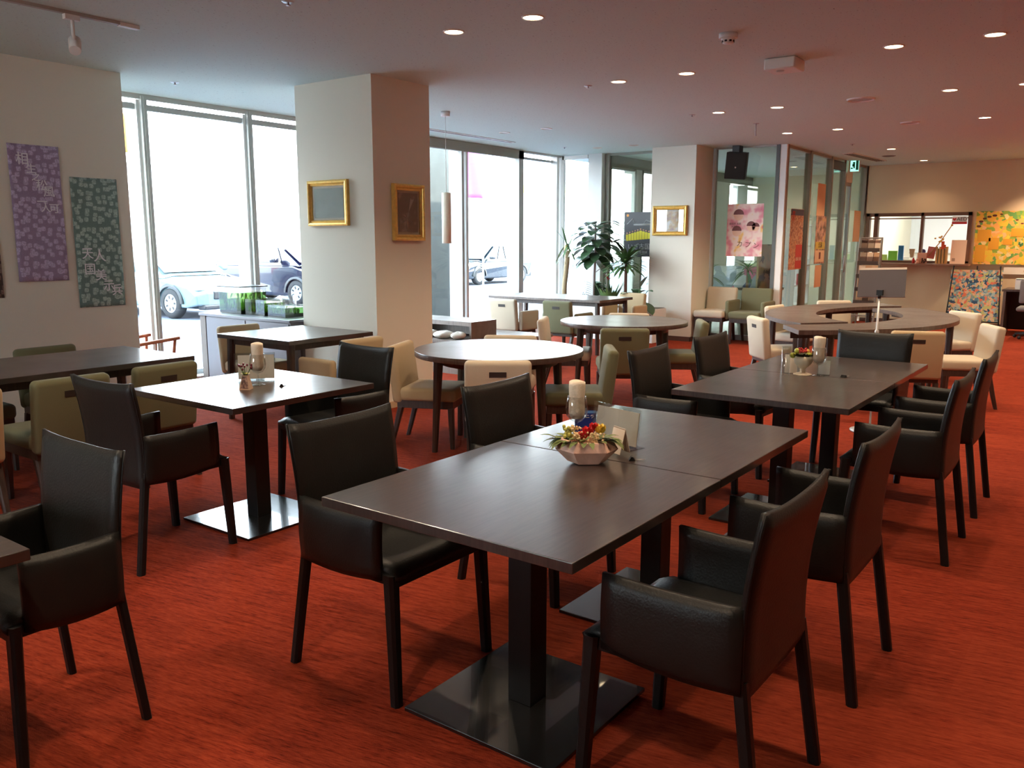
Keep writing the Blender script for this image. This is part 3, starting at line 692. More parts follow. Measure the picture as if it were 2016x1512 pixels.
for a, L_ in ((150, .08), (200, .09), (-20, .085), (-60, .06), (120, .06), (-110, .07)):
    b.leaf((-.012, -.014, -.06), (math.cos(R(a)), 0, math.sin(R(a))), L_, .02, .1, 0, 4)
b.done('lily', None, p)
frame_pic('framed_picture', (11.785, 5.735, 1.80), -PI/2, .56, .44, .06, .045, art3, 'small ornate gilt framed village scene on the far pier', .02)

# tenugui cloths
def motif_mat(name, base, light, mid):
    m, N, L = new_mat(name)
    o = N.new('ShaderNodeOutputMaterial'); p = N.new('ShaderNodeBsdfPrincipled'); L.new(p.outputs[0], o.inputs[0]); p.inputs['Roughness'].default_value = .9
    t = N.new('ShaderNodeTexCoord'); v = N.new('ShaderNodeTexVoronoi'); v.distance = 'MINKOWSKI'; v.inputs['Exponent'].default_value = 4; v.inputs['Scale'].default_value = 20; v.inputs['Randomness'].default_value = .95
    v.voronoi_dimensions = '2D'; mp = N.new('ShaderNodeMapping'); mp.inputs['Rotation'].default_value = (PI/2, R(0), R(0)); L.new(t.outputs['Object'], mp.inputs[0]); L.new(mp.outputs[0], v.inputs['Vector'])
    r = N.new('ShaderNodeValToRGB'); e = r.color_ramp.elements; e[0].position = .33; e[0].color = light; e[1].position = .37; e[1].color = base
    n = N.new('ShaderNodeTexNoise'); n.inputs['Scale'].default_value = 90; L.new(t.outputs['Object'], n.inputs['Vector'])
    r2 = N.new('ShaderNodeValToRGB'); r2.color_ramp.elements[0].position = .46; r2.color_ramp.elements[0].color = (0, 0, 0, 1); r2.color_ramp.elements[1].position = .54; r2.color_ramp.elements[1].color = (1, 1, 1, 1)
    L.new(n.outputs['Fac'], r2.inputs[0])
    mx = N.new('ShaderNodeMix'); mx.data_type = 'RGBA'; L.new(v.outputs['Distance'], r.inputs[0])
    m2 = N.new('ShaderNodeMath'); m2.operation = 'MULTIPLY'; m2.inputs[1].default_value = .45; L.new(r2.outputs[0], m2.inputs[0]); L.new(m2.outputs[0], mx.inputs[0])
    L.new(r.outputs[0], mx.inputs[6]); mx.inputs[7].default_value = mid; L.new(mx.outputs[2], p.inputs['Base Color'])
    return m
def tenugui(x0, x1, z0, z1, m, glyphs, ink, label):
    t = thing('printed_cloth', label, 'cloth', ((x0+x1)/2, 7.03, (z0+z1)/2))
    w_, h_ = x1-x0, z1-z0
    def fn(u, v): return ((u-.5)*w_, -.006-.003*math.sin(u*9)*math.sin(v*7)-.004*abs(math.sin(v*11))*(u < .08), (v-.5)*h_)
    MB().sheet(fn, 12, 30, .003, 1).done('cloth', m, t)
    for i, (s, dx, dz, sz) in enumerate(glyphs):
        text('lettering', s, sz, ink, t, (dx, -.0125, dz), (PI/2, 0, 0), bold=.0006)
    for cx in (-1, 1):
        MB().ball((cx*(w_/2-.015), -.011, h_/2-.012), .006, 6).done('pin', M_chrome, t)
ink = mat('pale_ink', srgb(236, 234, 240), .8)
tenugui(3.045, 3.43, 1.178, 2.23, motif_mat('purple_print', srgb(158, 138, 168), srgb(206, 190, 220), srgb(146, 126, 156)),
        [('相', -.09, .41, .10), ('生', -.03, .34, .08), ('之', -.0, .28, .07), ('松', .04, .215, .09), ('風', .09, .17, .09), ('一', .03, .09, .08), ('人', .055, .045, .08), ('可', .12, .04, .08)], ink, 'purple patterned cotton cloth pinned to the cream wall')
tenugui(3.50, 3.892, .948, 2.005, motif_mat('teal_print', srgb(112, 134, 128), srgb(178, 198, 190), srgb(100, 122, 116)),
        [('天', -.1, -.09, .1), ('人', .0, -.11, .11), ('国', -.09, -.22, .1), ('美', .0, -.27, .1), ('示', .06, -.36, .1), ('兵', .13, -.40, .1)], ink, 'teal patterned cotton cloth pinned nearest the window')
tenugui(2.55, 2.925, 1.06, 1.9, motif_mat('brown_print', srgb(82, 62, 56), srgb(150, 120, 110), srgb(66, 50, 46)), [], ink, 'brown patterned cloth cut by the left edge of the photo')

# posters on the glass
def poster(name, loc, rot, w_, h_, m, label, cat='poster', parts=None):
    t = thing(name, label, cat, loc, rot)
    box('sheet', -w_/2, w_/2, -.006, -.002, -h_/2, h_/2, m, t)
    if parts: parts(t)
    return t
pinkm = ramp_mat('pink_watercolour', [(.25, srgb(214, 96, 130)), (.42, srgb(232, 160, 170)), (.52, srgb(246, 222, 214)), (.60, srgb(246, 226, 216)), (.67, srgb(244, 200, 110)), (.74, srgb(220, 110, 130))], 5.5, detail=2, rough=.6)
def pinkparts(t):
    ink = mat('brown_ink', srgb(110, 70, 56), .7); rd = mat('red_ink', srgb(190, 84, 90), .7); skin = mat('portrait_skin', srgb(240, 200, 176), .7); hair = mat('portrait_hair', srgb(122, 74, 74), .7)
    for cx, cz, r_ in ((-.10, .22, .075), (.10, .05, .065), (-.12, -.02, .07), (.17, .04, .055)):
        b = MB().use(skin); b.cyl((cx, cz), r_, r_, 0, .001, 18, M=Matrix.Translation((0, -.006, 0)) @ Matrix.Rotation(PI/2, 4, 'X')); 
        b.use(hair).rings([[Vector((cx+r_*k*math.cos(a*PI/10), -.0078, cz+r_*k*math.sin(a*PI/10)+.012)) for a in range(0, 11)] for k in (.05, 1.08)], None, False, False, closed=False)
        b.done('portrait', None, t)
    text('title', 'カ プ ン', .10, ink, t, (.06, -.008, -.22), (PI/2, R(6), 0))
    text('small_print', '東国原 加藤', .035, ink, t, (-.15, -.008, .095), (PI/2, 0, 0)); text('small_print', '出演者', .03, ink, t, (-.16, -.008, .055), (PI/2, 0, 0))
poster('pink_poster', (12.43, 4.825, 1.66), -PI/2, .56, .775, pinkm, 'pink watercolour poster with sketched faces on the glass room front', parts=pinkparts)
redm = ramp_mat('red_festival_print', [(.3, srgb(60, 50, 84)), (.40, srgb(196, 120, 80)), (.48, srgb(236, 186, 140)), (.54, srgb(180, 90, 60)), (.62, srgb(230, 170, 120)), (.7, srgb(200, 44, 34))], 9, detail=4, rough=.5)
def redparts(t):
    box('red_panel', -.0, .29, -.008, -.006, -.44, -.08, mat('poster_red', srgb(206, 46, 34), .5), t)
    box('violet_panel', -.29, .29, -.008, -.006, .36, .45, mat('poster_violet', srgb(66, 56, 96), .5), t)
    text('title', '祭', .16, mat('poster_red', srgb(206, 46, 34)), t, (-.18, -.0095, .34), (PI/2, 0, 0))
    text('small_print', '出演 日時', .06, mat('poster_white', srgb(240, 220, 200), .6), t, (.14, -.0095, -.30), (PI/2, 0, 0))
poster('red_poster', (13.08, 4.262, 1.525), 0, .60, .91, redm, 'tall red and violet event poster on the long glass partition', parts=redparts)
def blkparts(t):
    box('gold_band', -.25, .25, -.008, -.006, -.15, -.03, mat('poster_gold', srgb(206, 170, 60), .5), t)
    box('cream_block', -.25, .25, -.008, -.006, -.36, -.17, mat('poster_cream', srgb(236, 190, 150), .6), t)
    box('brown_mark', -.04, .05, -.0095, -.008, -.31, -.2, mat('poster_brown', srgb(120, 50, 36), .6), t)
    text('small_print', '公演', .1, mat('poster_dark', srgb(60, 44, 30), .6), t, (0, -.0095, -.09), (PI/2, 0, 0))
poster('dark_poster', (14.30, 4.262, 1.52), 0, .54, .77, ramp_mat('dark_floral_print', [(.3, srgb(52, 44, 42)), (.45, srgb(150, 96, 66)), (.55, srgb(206, 150, 128)), (.7, srgb(214, 160, 60))], 8, detail=4, rough=.5), 'dark floral poster with a gold band on the long glass partition', parts=blkparts)
orp = mat('orange_paper', srgb(240, 184, 140), .7)
poster('paper_strip', (14.22, 4.262, 2.16), 0, .42, .51, orp, 'plain peach paper sheet taped above the dark floral poster')
poster('paper_strip', (16.46, 4.262, 1.77), 0, .44, .56, orp, 'plain peach paper sheet taped right of the glass door')
poster('paper_strip', (14.28, 4.262, .93), 0, .34, .36, orp, 'peach paper sheet taped below the dark floral poster')
def bpparts(t):
    ye = mat('robe_yellow', srgb(220, 206, 50), .6); wh = mat('poster_grey', srgb(176, 176, 176), .6); sk = mat('portrait_tan', srgb(190, 140, 110), .7)
    # a row of figures in yellow with a pale building above
    b = MB().use(ye)
    for k in range(9): b.box(-.215+k*.048, -.172+k*.048, -.0085, -.0065, -.10+.004*k, .06-.012*abs(k-5))
    b.done('yellow_figures', None, t)
    b = MB()
    for k in range(9): b.ball((-.194+k*.048, -.008, .082-.012*abs(k-5)), .014, 6, (1, .2, 1))
    b.done('portrait_row', sk, t)
    b = MB(); b.tube([(-.2, -.008, .16), (-.1, -.008, .25), (-.06, -.008, .17)], .006, 6).tube([(-.08, -.008, .16), (.22, -.008, .16)], .008, 6).tube([(-.08, -.008, .145), (.22, -.008, .145)], .005, 6).tube([(.1, -.008, .17), (.14, -.008, .22), (.22, -.008, .2)], .006, 6)
    b.done('pale_building', wh, t)
    text('title', 'いざ古国', .1, wh, t, (.02, -.009, -.195), (PI/2, 0, 0)); text('small_print', '二十九日 開演', .045, wh, t, (.03, -.009, -.28), (PI/2, 0, 0))
    MB().cyl((0, 0), .022, .022, 0, .001, 16, M=Matrix.Translation((-.19, -.0065, .30)) @ Matrix.Rotation(PI/2, 4, 'X')).done('orange_seal', mat('seal_orange', srgb(226, 150, 70), .6), t)
poster('black_poster', (12.12, 6.45, 1.60), -PI/2, .50, .70, mat('poster_black', srgb(58, 58, 62), .5), 'black poster with yellow robed figures behind the potted plants', parts=bpparts)
# large abstract canvases at the far wall
def daub_mat(name, cols, scale, mapping=None):
    """irregular flat patches of paint: voronoi cells warped by noise, coloured by region"""
    m, N, L = new_mat(name)
    o = N.new('ShaderNodeOutputMaterial'); p = N.new('ShaderNodeBsdfPrincipled'); L.new(p.outputs[0], o.inputs[0]); p.inputs['Roughness'].default_value = .6
    t = N.new('ShaderNodeTexCoord'); n = N.new('ShaderNodeTexNoise'); n.inputs['Scale'].default_value = scale*.5; n.inputs['Detail'].default_value = 3
    L.new(t.outputs['Object'], n.inputs['Vector'])
    v = N.new('ShaderNodeTexVoronoi'); v.inputs['Scale'].default_value = scale
    ad = N.new('ShaderNodeVectorMath'); ad.operation = 'MULTIPLY_ADD'; ad.inputs[1].default_value = (.12, .12, .12); L.new(n.outputs['Color'], ad.inputs[0]); L.new(t.outputs['Object'], ad.inputs[2])
    L.new(ad.outputs[0], v.inputs['Vector'])
    sp = N.new('ShaderNodeSeparateColor'); L.new(v.outputs['Color'], sp.inputs[0])
    big = N.new('ShaderNodeTexNoise'); big.inputs['Scale'].default_value = 2.3; big.inputs['Detail'].default_value = 1; L.new(t.outputs['Object'], big.inputs['Vector'])
    mx = N.new('ShaderNodeMath'); mx.operation = 'MULTIPLY_ADD'; mx.inputs[1].default_value = .42; L.new(sp.outputs[0], mx.inputs[0]); 
    m2 = N.new('ShaderNodeMath'); m2.operation = 'MULTIPLY'; m2.inputs[1].default_value = .62; L.new(big.outputs['Fac'], m2.inputs[0]); L.new(m2.outputs[0], mx.inputs[2])
    r = N.new('ShaderNodeValToRGB'); r.color_ramp.interpolation = 'CONSTANT'; e = r.color_ramp.elements
    while len(e) < len(cols): e.new(.5)
    for i, (pos, c) in enumerate(cols): e[i].position = pos; e[i].color = c
    L.new(mx.outputs[0], r.inputs[0]); L.new(r.outputs[0], p.inputs['Base Color'])
    return m
ca = thing('abstract_painting', 'large yellow and green abstract canvas hung right of the counter window', 'painting', (16.9, 1.77, 1.56), -PI/2)
yel = daub_mat('yellow_green_daubs', [(0, srgb(214, 96, 60)), (.22, srgb(250, 190, 130)), (.33, srgb(250, 176, 90)), (.43, srgb(246, 180, 60)), (.5, srgb(240, 200, 60)), (.57, srgb(150, 170, 60)), (.63, srgb(110, 160, 80)), (.70, srgb(244, 210, 140)), (.8, srgb(120, 150, 160))], 16)
box('canvas', -.6, .6, -.035, -.002, -.455, .455, yel, ca)
b = MB().use(mat('ochre_daub', srgb(232, 160, 40), .6))
for x0, x1, z0, z1 in ((-.58, -.42, -.42, -.12), (-.56, -.35, -.06, .14), (-.38, -.22, -.2, 0.0), (-.16, -.02, -.12, -.02), (-.05, .14, .02, .16)): b.box(x0, x1, -.038, -.035, z0, z1)
b.use(mat('dark_daub', srgb(104, 56, 36), .6))
for x, z, r_ in ((-.52, .28, .03), (-.47, .33, .025), (-.4, .36, .028), (-.32, .38, .03), (-.22, .40, .02), (-.55, .2, .03), (.02, .3, .02), (.1, .24, .02), (-.5, -.28, .02)): b.ball((x, -.036, z), r_, 6, (1.2, .1, .7))
b.use(mat('green_daub', srgb(70, 130, 80), .6))
for k in range(16):
    x = -.1+rnd.random()*.65; z = -.42+rnd.random()*.4; b.box(x, x+.03, -.038, -.035, z, z+.05)
b.done('brushwork', None, ca)
cb = thing('abstract_painting', 'blue and coral speckled abstract canvas leaning on an easel under the ledge', 'painting', (16.62, 2.26, .13), -PI/2)
blu = daub_mat('blue_coral_daubs', [(0, srgb(50, 84, 116)), (.36, srgb(96, 146, 172)), (.42, srgb(186, 206, 200)), (.46, srgb(236, 206, 166)), (.5, srgb(240, 190, 150)), (.56, srgb(206, 204, 130)), (.62, srgb(238, 130, 96)), (.68, srgb(150, 176, 172)), (.76, srgb(226, 196, 160))], 24)
Mc = Matrix.Rotation(R(-5), 4, 'X')
b = MB(); b.box(-.40, .40, -.03, 0, 0, .88, M=Mc); b.done('canvas', blu, cb)
b = MB(); b.beam((.42, -.06, -.13), (.36, .02, .95), .02).beam((-.42, -.06, -.13), (-.36, .02, .95), .02).beam((0, .25, -.13), (0, .06, .95), .02).box(-.42, .42, -.05, .0, -.02, 0); b.done('easel', M_black, cb)
# ================================================================ tables
def pedestal_table(x, y, label):
    t = thing('pedestal_table', label, 'table', (x, y, 0), 0, 'square pedestal tables')
    b = MB(); b.box(-.4525, .4525, -.4525, .4525, .70, .73); b.done('tabletop', M_top, t, bevel=.0025)
    b = MB(); b.box(-.045, .045, -.045, .045, .014, .70); b.done('column', M_column, t, bevel=.002)
    b = MB(); b.box(-.16, .16, -.16, .16, .688, .70); b.done('mounting_plate', M_column, t)
    b = MB(); b.box(-.285, .285, -.285, .285, 0, .014); b.done('base_plate', M_blackmetal, t, bevel=.002)
    return t
T_F1 = pedestal_table(2.10, 1.484, 'dark square pedestal table nearest the camera, at the bottom of the photo')
for x, y, l in [(3.01, 1.484, 'dark square pedestal table holding the flower bowl menu stand, joined behind the nearest table'),
                (4.475, 1.47, 'dark square table of the back pair, the half nearer the camera'),
                (5.385, 1.47, 'dark square table of the back pair, the half with the leather chair at its end'),
                (2.765, 3.765, 'single dark square table shining white with window glare, holding the berry plant'),
                (.46, 2.64, 'dark table whose corner just enters at the left edge of the photo')]:
    dup(T_F1, (x, y, 0), 0, l)
def round_table(x, y, label, r=.61):
    t = thing('round_table', label, 'table', (x, y, 0), 0, 'round tables')
    MB().cyl((0, 0), r, r, .69, .73, 96).done('tabletop', M_top2, t, bevel=.003)
    MB().lathe([(r*.66, .63), (r*.70, .63), (r*.70, .69), (r*.66, .69), (r*.66, .63)], n=48).done('apron', M_wleg, t)
    for k in (146, 76, 256, 326):
        a = R(k); c, s = math.cos(a), math.sin(a)
        MB().vleg((r*.74*c, r*.74*s, .69), (r*.8*c, r*.8*s, 0), .062, .036).done('leg', M_wleg, t)
    return t
round_table(4.82, 3.67, 'round brown table just right of the near pier', .61)
round_table(7.30, 4.02, 'smaller looking round brown table farther back, left of the far pier', .62)
def rect_table(x0, x1, y0, y1, label, top=M_top, th=.035, leg=.06):
    t = thing('rectangular_table', label, 'table', ((x0+x1)/2, (y0+y1)/2, 0))
    w_, d_ = (x1-x0)/2, (y1-y0)/2
    b = MB(); b.box(-w_, w_, -d_, d_, .73-th, .73); b.done('tabletop', top, t, bevel=.003)
    b = MB(); i = .08
    b.box(-w_+i, w_-i, -d_+i, -d_+i+.02, .64, .73-th).box(-w_+i, w_-i, d_-i-.02, d_-i, .64, .73-th).box(-w_+i, -w_+i+.02, -d_+i, d_-i, .64, .73-th).box(w_-i-.02, w_-i, -d_+i, d_-i, .64, .73-th)
    b.done('apron', M_wleg, t)
    for sx in (-1, 1):
        for sy in (-1, 1):
            MB().vleg((sx*(w_-.08), sy*(d_-.08), .73-th), (sx*(w_-.06), sy*(d_-.06), 0), leg, leg*.72).done('leg', M_wleg, t)
    return t
rect_table(1.15, 3.28, 5.09, 5.99, 'long dark table along the cream wall under the cloth banners')
rect_table(4.19, 5.09, 5.235, 6.16, 'square dark legged table against the near pier, in front of the white cabinet')
rect_table(9.55, 10.45, 5.62, 7.46, 'long dark table at the back in front of the window plants', top=M_top2)
# two crescent tables that close to a lens shaped ring
def crescent(cx, cy, a0, a1, label):
    t = thing('crescent_table', label, 'table', (cx, cy, 0), 0, 'crescent tables')
    ri, ro, n = 1.60, 2.125, 40
    A = [R(a0+(a1-a0)*k/n) for k in range(n+1)]
    poly = [(ro*math.cos(a), ro*math.sin(a)) for a in A]+[(ri*math.cos(a), ri*math.sin(a)) for a in reversed(A)]
    b = MB(); n2 = len(poly)
    lo = [b.bm.verts.new((x, y, .69)) for x, y in poly]; hi = [b.bm.verts.new((x, y, .73)) for x, y in poly]
    for i in range(n2):
        j = (i+1) % n2; b._f([lo[i], lo[j], hi[j], hi[i]])
    for i in range(n):
        b._f([hi[i], hi[i+1], hi[n2-2-i], hi[n2-1-i]]); b._f([lo[i+1], lo[i], lo[n2-1-i], lo[n2-2-i]])
    b.done('tabletop', M_top2, t)
    for f in (.05, .36, .64, .95):
        a = R(a0+(a1-a0)*f)
        for rr in (ri+.08, ro-.08):
            MB().vleg((rr*math.cos(a), rr*math.sin(a), .69), (rr*math.cos(a), rr*math.sin(a), 0), .065, .05).done('leg', M_wleg, t)
    b = MB()
    for k in range(n):
        a, c = A[k], A[k+1]; q = (ri+.26, ri+.28)
        b._f([b.bm.verts.new((r_*math.cos(g), r_*math.sin(g), z)) for r_, g, z in ((q[0], a, .63), (q[0], c, .63), (q[0], c, .69), (q[0], a, .69))])
    b.done('apron', M_wleg, t)
crescent(9.19, 3.50, 213, 319, 'crescent shaped brown table, the nearer half of the lens shaped ring')
crescent(9.75, 1.23, 40, 142, 'crescent shaped brown table, the far half of the lens shaped ring')

# ================================================================ black leather armchairs
def leather_chair(label):
    t = thing('leather_armchair', label, 'chair', (0, 0, 0), 0, 'black leather armchairs')
    W = .245
    # seat: slightly dished pad with a rounded front lip
    def seat(u, v):
        x = -.205+.455*u; y = (v-.5)*2*(W-.012)
        return (x, y, .452-.012*math.sin(PI*u)*math.sin(PI*v)-.02*max(0, (u-.9)/.1)**2)
    MB().sheet(seat, 10, 10, .045, .45).done('seat', M_leather, t)
    b = MB(); b.box(.205, .245, -W+.02, W-.02, .40, .445).box(-.205, -.18, -W+.02, W-.02, .40, .445).box(-.2, .22, -W+.01, -W+.03, .405, .445).box(-.2, .22, W-.03, W-.01, .405, .445).done('seat_rail', M_leather_d, t, bevel=.004)
    # backrest: one tall shell from under the seat to the eared top edge
    def back(u, v):
        s = 2*u-1; z = .385+.485*v
        w_ = W*(1-.05*(1-v))
        z += .013*s*s*abs(s)*v**3 - .004*v
        x = -.193-.038*v**1.4-.016*math.sin(PI*v)*(-1) - .009*(1-s*s)*(.35+.65*v)-.006
        return (x, s*w_, z)
    MB().sheet(back, 16, 16, .036, .42).done('backrest', M_leather, t)
    # piping that follows the backrest's side edges
    for sg in (-1, 1):
        pts = []
        for k in range(9):
            v = k/8; x, y, z = back(0 if sg < 0 else 1, v); pts.append((x-.006, y*1.004, z))
        MB().tube(pts, .0045, 6).done('piping', M_leather_d, t)
    # arms: stitched leather panels, sagging lower edge
    for sg in (-1, 1):
        def arm(u, v):
            x = -.20+.39*u
            zt = .632-.012*math.sin(PI*u)*.5; zb = .415-.022*math.sin(PI*(u*.8+.1))+.01*u
            return (x, sg*(W-.012+.006*math.sin(PI*v)), zb+(zt-zb)*v)
        MB().sheet(arm, 10, 8, .034, .45).done('armrest', M_leather, t)
    for sg in (-1, 1):
        MB().vleg((.222, sg*(W-.018), .445), (.245, sg*(W-.008), 0), .046, .036).done('leg', M_leather_d, t)
        MB().vleg((-.192, sg*(W-.026), .44), (-.257, sg*(W-.006), 0), .036, .034).done('leg', M_leather_d, t)
    return t
c0 = leather_chair('black leather armchair at the left side of the nearest table, back to the camera side left')
c0.location = (2.06, 2.055, 0); c0.rotation_euler = (0, 0, -PI/2)
c0['label'] = 'black leather armchair tucked under the left side of the nearest table'
for x, y, a, l in [
    (3.00, 2.06, -90, 'black leather armchair left of the flower bowl table, before the near round table'),
    (2.09, .875, 90, 'black leather armchair nearest the camera on the right side of the nearest table'),
    (2.95, .87, 90, 'black leather armchair second from the bottom right, beside the seam of the front tables'),
    (4.47, .85, 90, 'black leather armchair right of the back tables, third in the right-hand row'),
    (5.33, .85, 90, 'black leather armchair right of the back tables, farthest in the right-hand row'),
    (4.50, 2.07, -90, 'black leather armchair left of the back tables, the nearer of two'),
    (5.38, 2.06, -92, 'black leather armchair left of the back tables, the farther of two'),
    (6.00, 1.44, 180, 'black leather armchair at the far end of the back pair, facing the camera'),
    (2.17, 3.755, 2, 'black leather armchair on the left of the glaring square table, seen from behind'),
    (3.335, 3.755, 176, 'black leather armchair on the right of the glaring square table, by the pier'),
    (1.108, 2.64, 180, 'black leather armchair in the lower left corner with a nick on its top edge')]:
    c = dup(c0, (x, y, 0), R(a), l)
    if x == 1.108: c.scale = (.74, 1, 1)

# ================================================================ fabric dining chairs
def fabric_chair(label, fab, arms=False, slot=True):
    t = thing('fabric_armchair' if arms else 'fabric_chair', label, 'chair', (0, 0, 0), 0)
    F = M_fab[fab]; W = .215
    # local +X is the front; the backrest's outer face is near x = -.24
    MB().rbox(-.19, .235, -W, W, .345, .445, .032, 4).done('seat', F, t)
    Mb = Matrix.Translation((-.20, 0, .35)) @ Matrix.Rotation(R(-7), 4, 'Y')
    MB().rbox(-.045, .035, -W, W, -.02, .40, .030, 4, M=Mb).done('backrest', F, t)
    b = MB(); b.box(-.21, .215, -W+.015, W-.015, .295, .352); b.done('seat_frame', M_wleg, t, bevel=.003)
    if slot:
        b = MB(); b.box(-.0475, -.040, -.055, .055, .30, .335, M=Mb); b.done('handle_slot', M_slot, t)
    if arms:
        for s in (-1, 1): MB().rbox(-.20, .20, s*(W-.005) if s > 0 else -W-.06, W+.06 if s > 0 else -W+.005, .33, .59, .028, 4).done('armrest', F, t)
    for s in (-1, 1):
        MB().vleg((.195, s*(W-.03), .30), (.205, s*(W-.03), 0), .045, .030).done('leg', M_wleg, t)
        MB().vleg((-.185, s*(W-.03), .30), (-.265, s*(W-.03), 0), .045, .030).done('leg', M_wleg, t)
    return t
FC = [  # x, y of the seat origin, facing angle, fabric, arms, label
    (4.43, 3.375, 36, 'cream', 0, 'cream chair with a handle slot, back to the camera at the near round table'),
    (5.24, 3.92, 209, 'cream', 0, 'cream chair on the far side of the near round table'),
    (4.645, 4.16, -66, 'tan', 0, 'tan chair left of the near round table, in front of the orange lit pier face'),
    (5.12, 3.20, 125, 'green', 0, 'olive chair right of the near round table, seen edge on'),
    (6.69, 3.70, 35, 'green', 0, 'olive chair with a handle slot, back to the camera at the farther round table'),
    (7.47, 3.54, 122, 'green', 0, 'olive chair right of the farther round table, seen edge on'),
    (7.04, 4.50, -62, 'cream', 0, 'cream chair left of the farther round table, seen edge on'),
    (7.69, 4.19, 205, 'cream', 0, 'cream chair on the far side of the farther round table'),
    (9.14, 6.70, 0, 'cream', 1, 'cream armchair with a handle slot at the long back table'),
    (9.22, 5.90, 0, 'green', 1, 'pale olive armchair with a handle slot at the long back table'),
    (10.82, 5.95, 180, 'tan', 1, 'tan armchair at the far right corner of the long back table'),
    (2.28, 5.00, 90, 'green', 0, 'olive chair at the long wall table, middle one with its slot behind the leather chair'),
    (2.87, 5.04, 92, 'green', 0, 'olive chair at the right end of the long wall table, slot fully visible'),
    (1.70, 5.00, 90, 'tan', 0, 'pale chair cut by the left edge of the photo at the long wall table'),
    (2.86, 6.03, -88, 'green', 0, 'olive chair between the long table and the cream wall, the right one'),
    (2.22, 6.05, -90, 'green', 0, 'olive chair between the long table and the cream wall, the left one'),
    (4.66, 6.27, -90, 'tan', 0, 'tan chair between the square table and the white cabinet'),
    (4.59, 5.10, 90, 'tan', 1, 'tan armchair back to the camera at the square table by the pier'),
    (8.45, 2.85, -48, 'cream', 0, 'cream chair with a handle slot at the left tip of the crescent tables'),
    (9.93, 3.20, -95, 'cream', 0, 'cream chair behind the left part of the far crescent table'),
    (11.03, 2.98, -145, 'cream', 0, 'cream chair behind the middle of the far crescent table, near the glass wall'),
    (8.02, 1.56, 25, 'tan', 0, 'tan chair back to the camera at the nearer crescent table, by the sign stand'),
    (10.10, 1.63, 140, 'cream', 0, 'cream chair at the far right end of the crescent tables'),
    (8.66, 1.24, 118, 'cream', 0, 'cream chair with a small slot at the right, nearest the open carpet')]
protos = {}
for x, y, a, fab, arms, l in FC:
    key = (fab, arms)
    if key not in protos:
        o = fabric_chair(l, fab, bool(arms)); protos[key] = o; o.location = (x, y, 0); o.rotation_euler = (0, 0, R(a))
    else: o = dup(protos[key], (x, y, 0), R(a), l)
    o['group'] = 'upholstered dining chairs'
# two waiting chairs in front of the glass room (no slots, facing the room)
cc = fabric_chair('cream side chair with its back to the glass room, beside the olive armchair', 'cream', False, False)
cc.location = (12.06, 5.09, 0); cc.rotation_euler = (0, 0, PI)
cg = fabric_chair('olive armchair with its back to the glass room, under the pink poster', 'green', True, False)
cg.location = (12.08, 4.55, 0); cg.rotation_euler = (0, 0, PI)
for c in (cc, cg): c.scale = (1.12, 1.1, 1.08); c['group'] = 'waiting chairs by the glass room'

# ================================================================ cabinet, shelf bench, desk, stand
t = thing('cabinet', 'pale grey low cabinet carrying the aquariums by the window', 'cabinet', (5.11, 6.36, 0))
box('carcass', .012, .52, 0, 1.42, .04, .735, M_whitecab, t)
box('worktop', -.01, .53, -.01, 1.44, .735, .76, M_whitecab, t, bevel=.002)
box('plinth', .04, .5, .02, 1.4, 0, .04, M_dark, t)
box('end_post', 0, .02, 1.34, 1.43, .02, .735, mat('dark_edge', srgb(96, 86, 80), .6), t)
for k in range(2):
    y0 = .02+k*.66; d = box('door', 0, .014, y0, y0+.645, .06, .72, M_whitecab, t, bevel=.002)
    MB().tube([(-.012, y0+.06+(.53 if k == 0 else 0), .42), (-.012, y0+.06+(.53 if k == 0 else 0), .54)], .005, 6).box(-.012, .0, y0+.056+(.53 if k == 0 else 0), y0+.064+(.53 if k == 0 else 0), .425, .435).box(-.012, .0, y0+.056+(.53 if k == 0 else 0), y0+.064+(.53 if k == 0 else 0), .525, .535).done('handle', M_chrome, d)
M_water = glass_mat('green_water', srgb(150, 190, 110), 1.33); M_moss = mat('water_plants', srgb(120, 160, 40), .9, vary=.4, vscale=30)
M_substr = mat('dark_gravel', srgb(54, 58, 44), .95, bump=.5, bscale=120)
def aquarium(x, y, sx, sy, h, label, lid=True, seed=0):
    t = thing('aquarium', label, 'aquarium', (x, y, .76), 0, 'aquariums on the cabinet')
    g = .004; b = MB()
    b.box(-sx/2, -sx/2+g, -sy/2, sy/2, 0, h).box(sx/2-g, sx/2, -sy/2, sy/2, 0, h).box(-sx/2, sx/2, -sy/2, -sy/2+g, 0, h).box(-sx/2, sx/2, sy/2-g, sy/2, 0, h).box(-sx/2, sx/2, -sy/2, sy/2, 0, g)
    b.done('tank', M_crystal, t)
    box('gravel', -sx/2+g, sx/2-g, -sy/2+g, sy/2-g, g, .035, M_substr, t)
    box('water', -sx/2+g, sx/2-g, -sy/2+g, sy/2-g, .035, h*.8, M_water, t)
    r_ = random.Random(seed); b = MB()
    for k in range(60):
        px, py = (r_.random()-.5)*(sx-.04), (r_.random()-.5)*(sy-.04)
        b.leaf((px, py, .034), ((r_.random()-.5)*.6, (r_.random()-.5)*.6, 1), h*(.2+.45*r_.random()), .016, -.05, .1, 4)
    for k in range(14):
        px, py = (r_.random()-.5)*(sx-.05), (r_.random()-.5)*(sy-.05)
        b.leaf((px, py, h*.78), ((r_.random()-.5), (r_.random()-.5), -.6), h*.25, .02, .1, .1, 3)
    b.done('plants', M_moss, t)
    if lid: box('lid', -sx/2-.012, sx/2+.012, -sy/2-.012, sy/2+.012, h, h+.011, mat('tinted_lid', srgb(24, 34, 36), .3), t)
    return t
aquarium(5.39, 7.44, .32, .36, .27, 'tallest aquarium with a dark lid, leftmost on the white cabinet', True, 1)
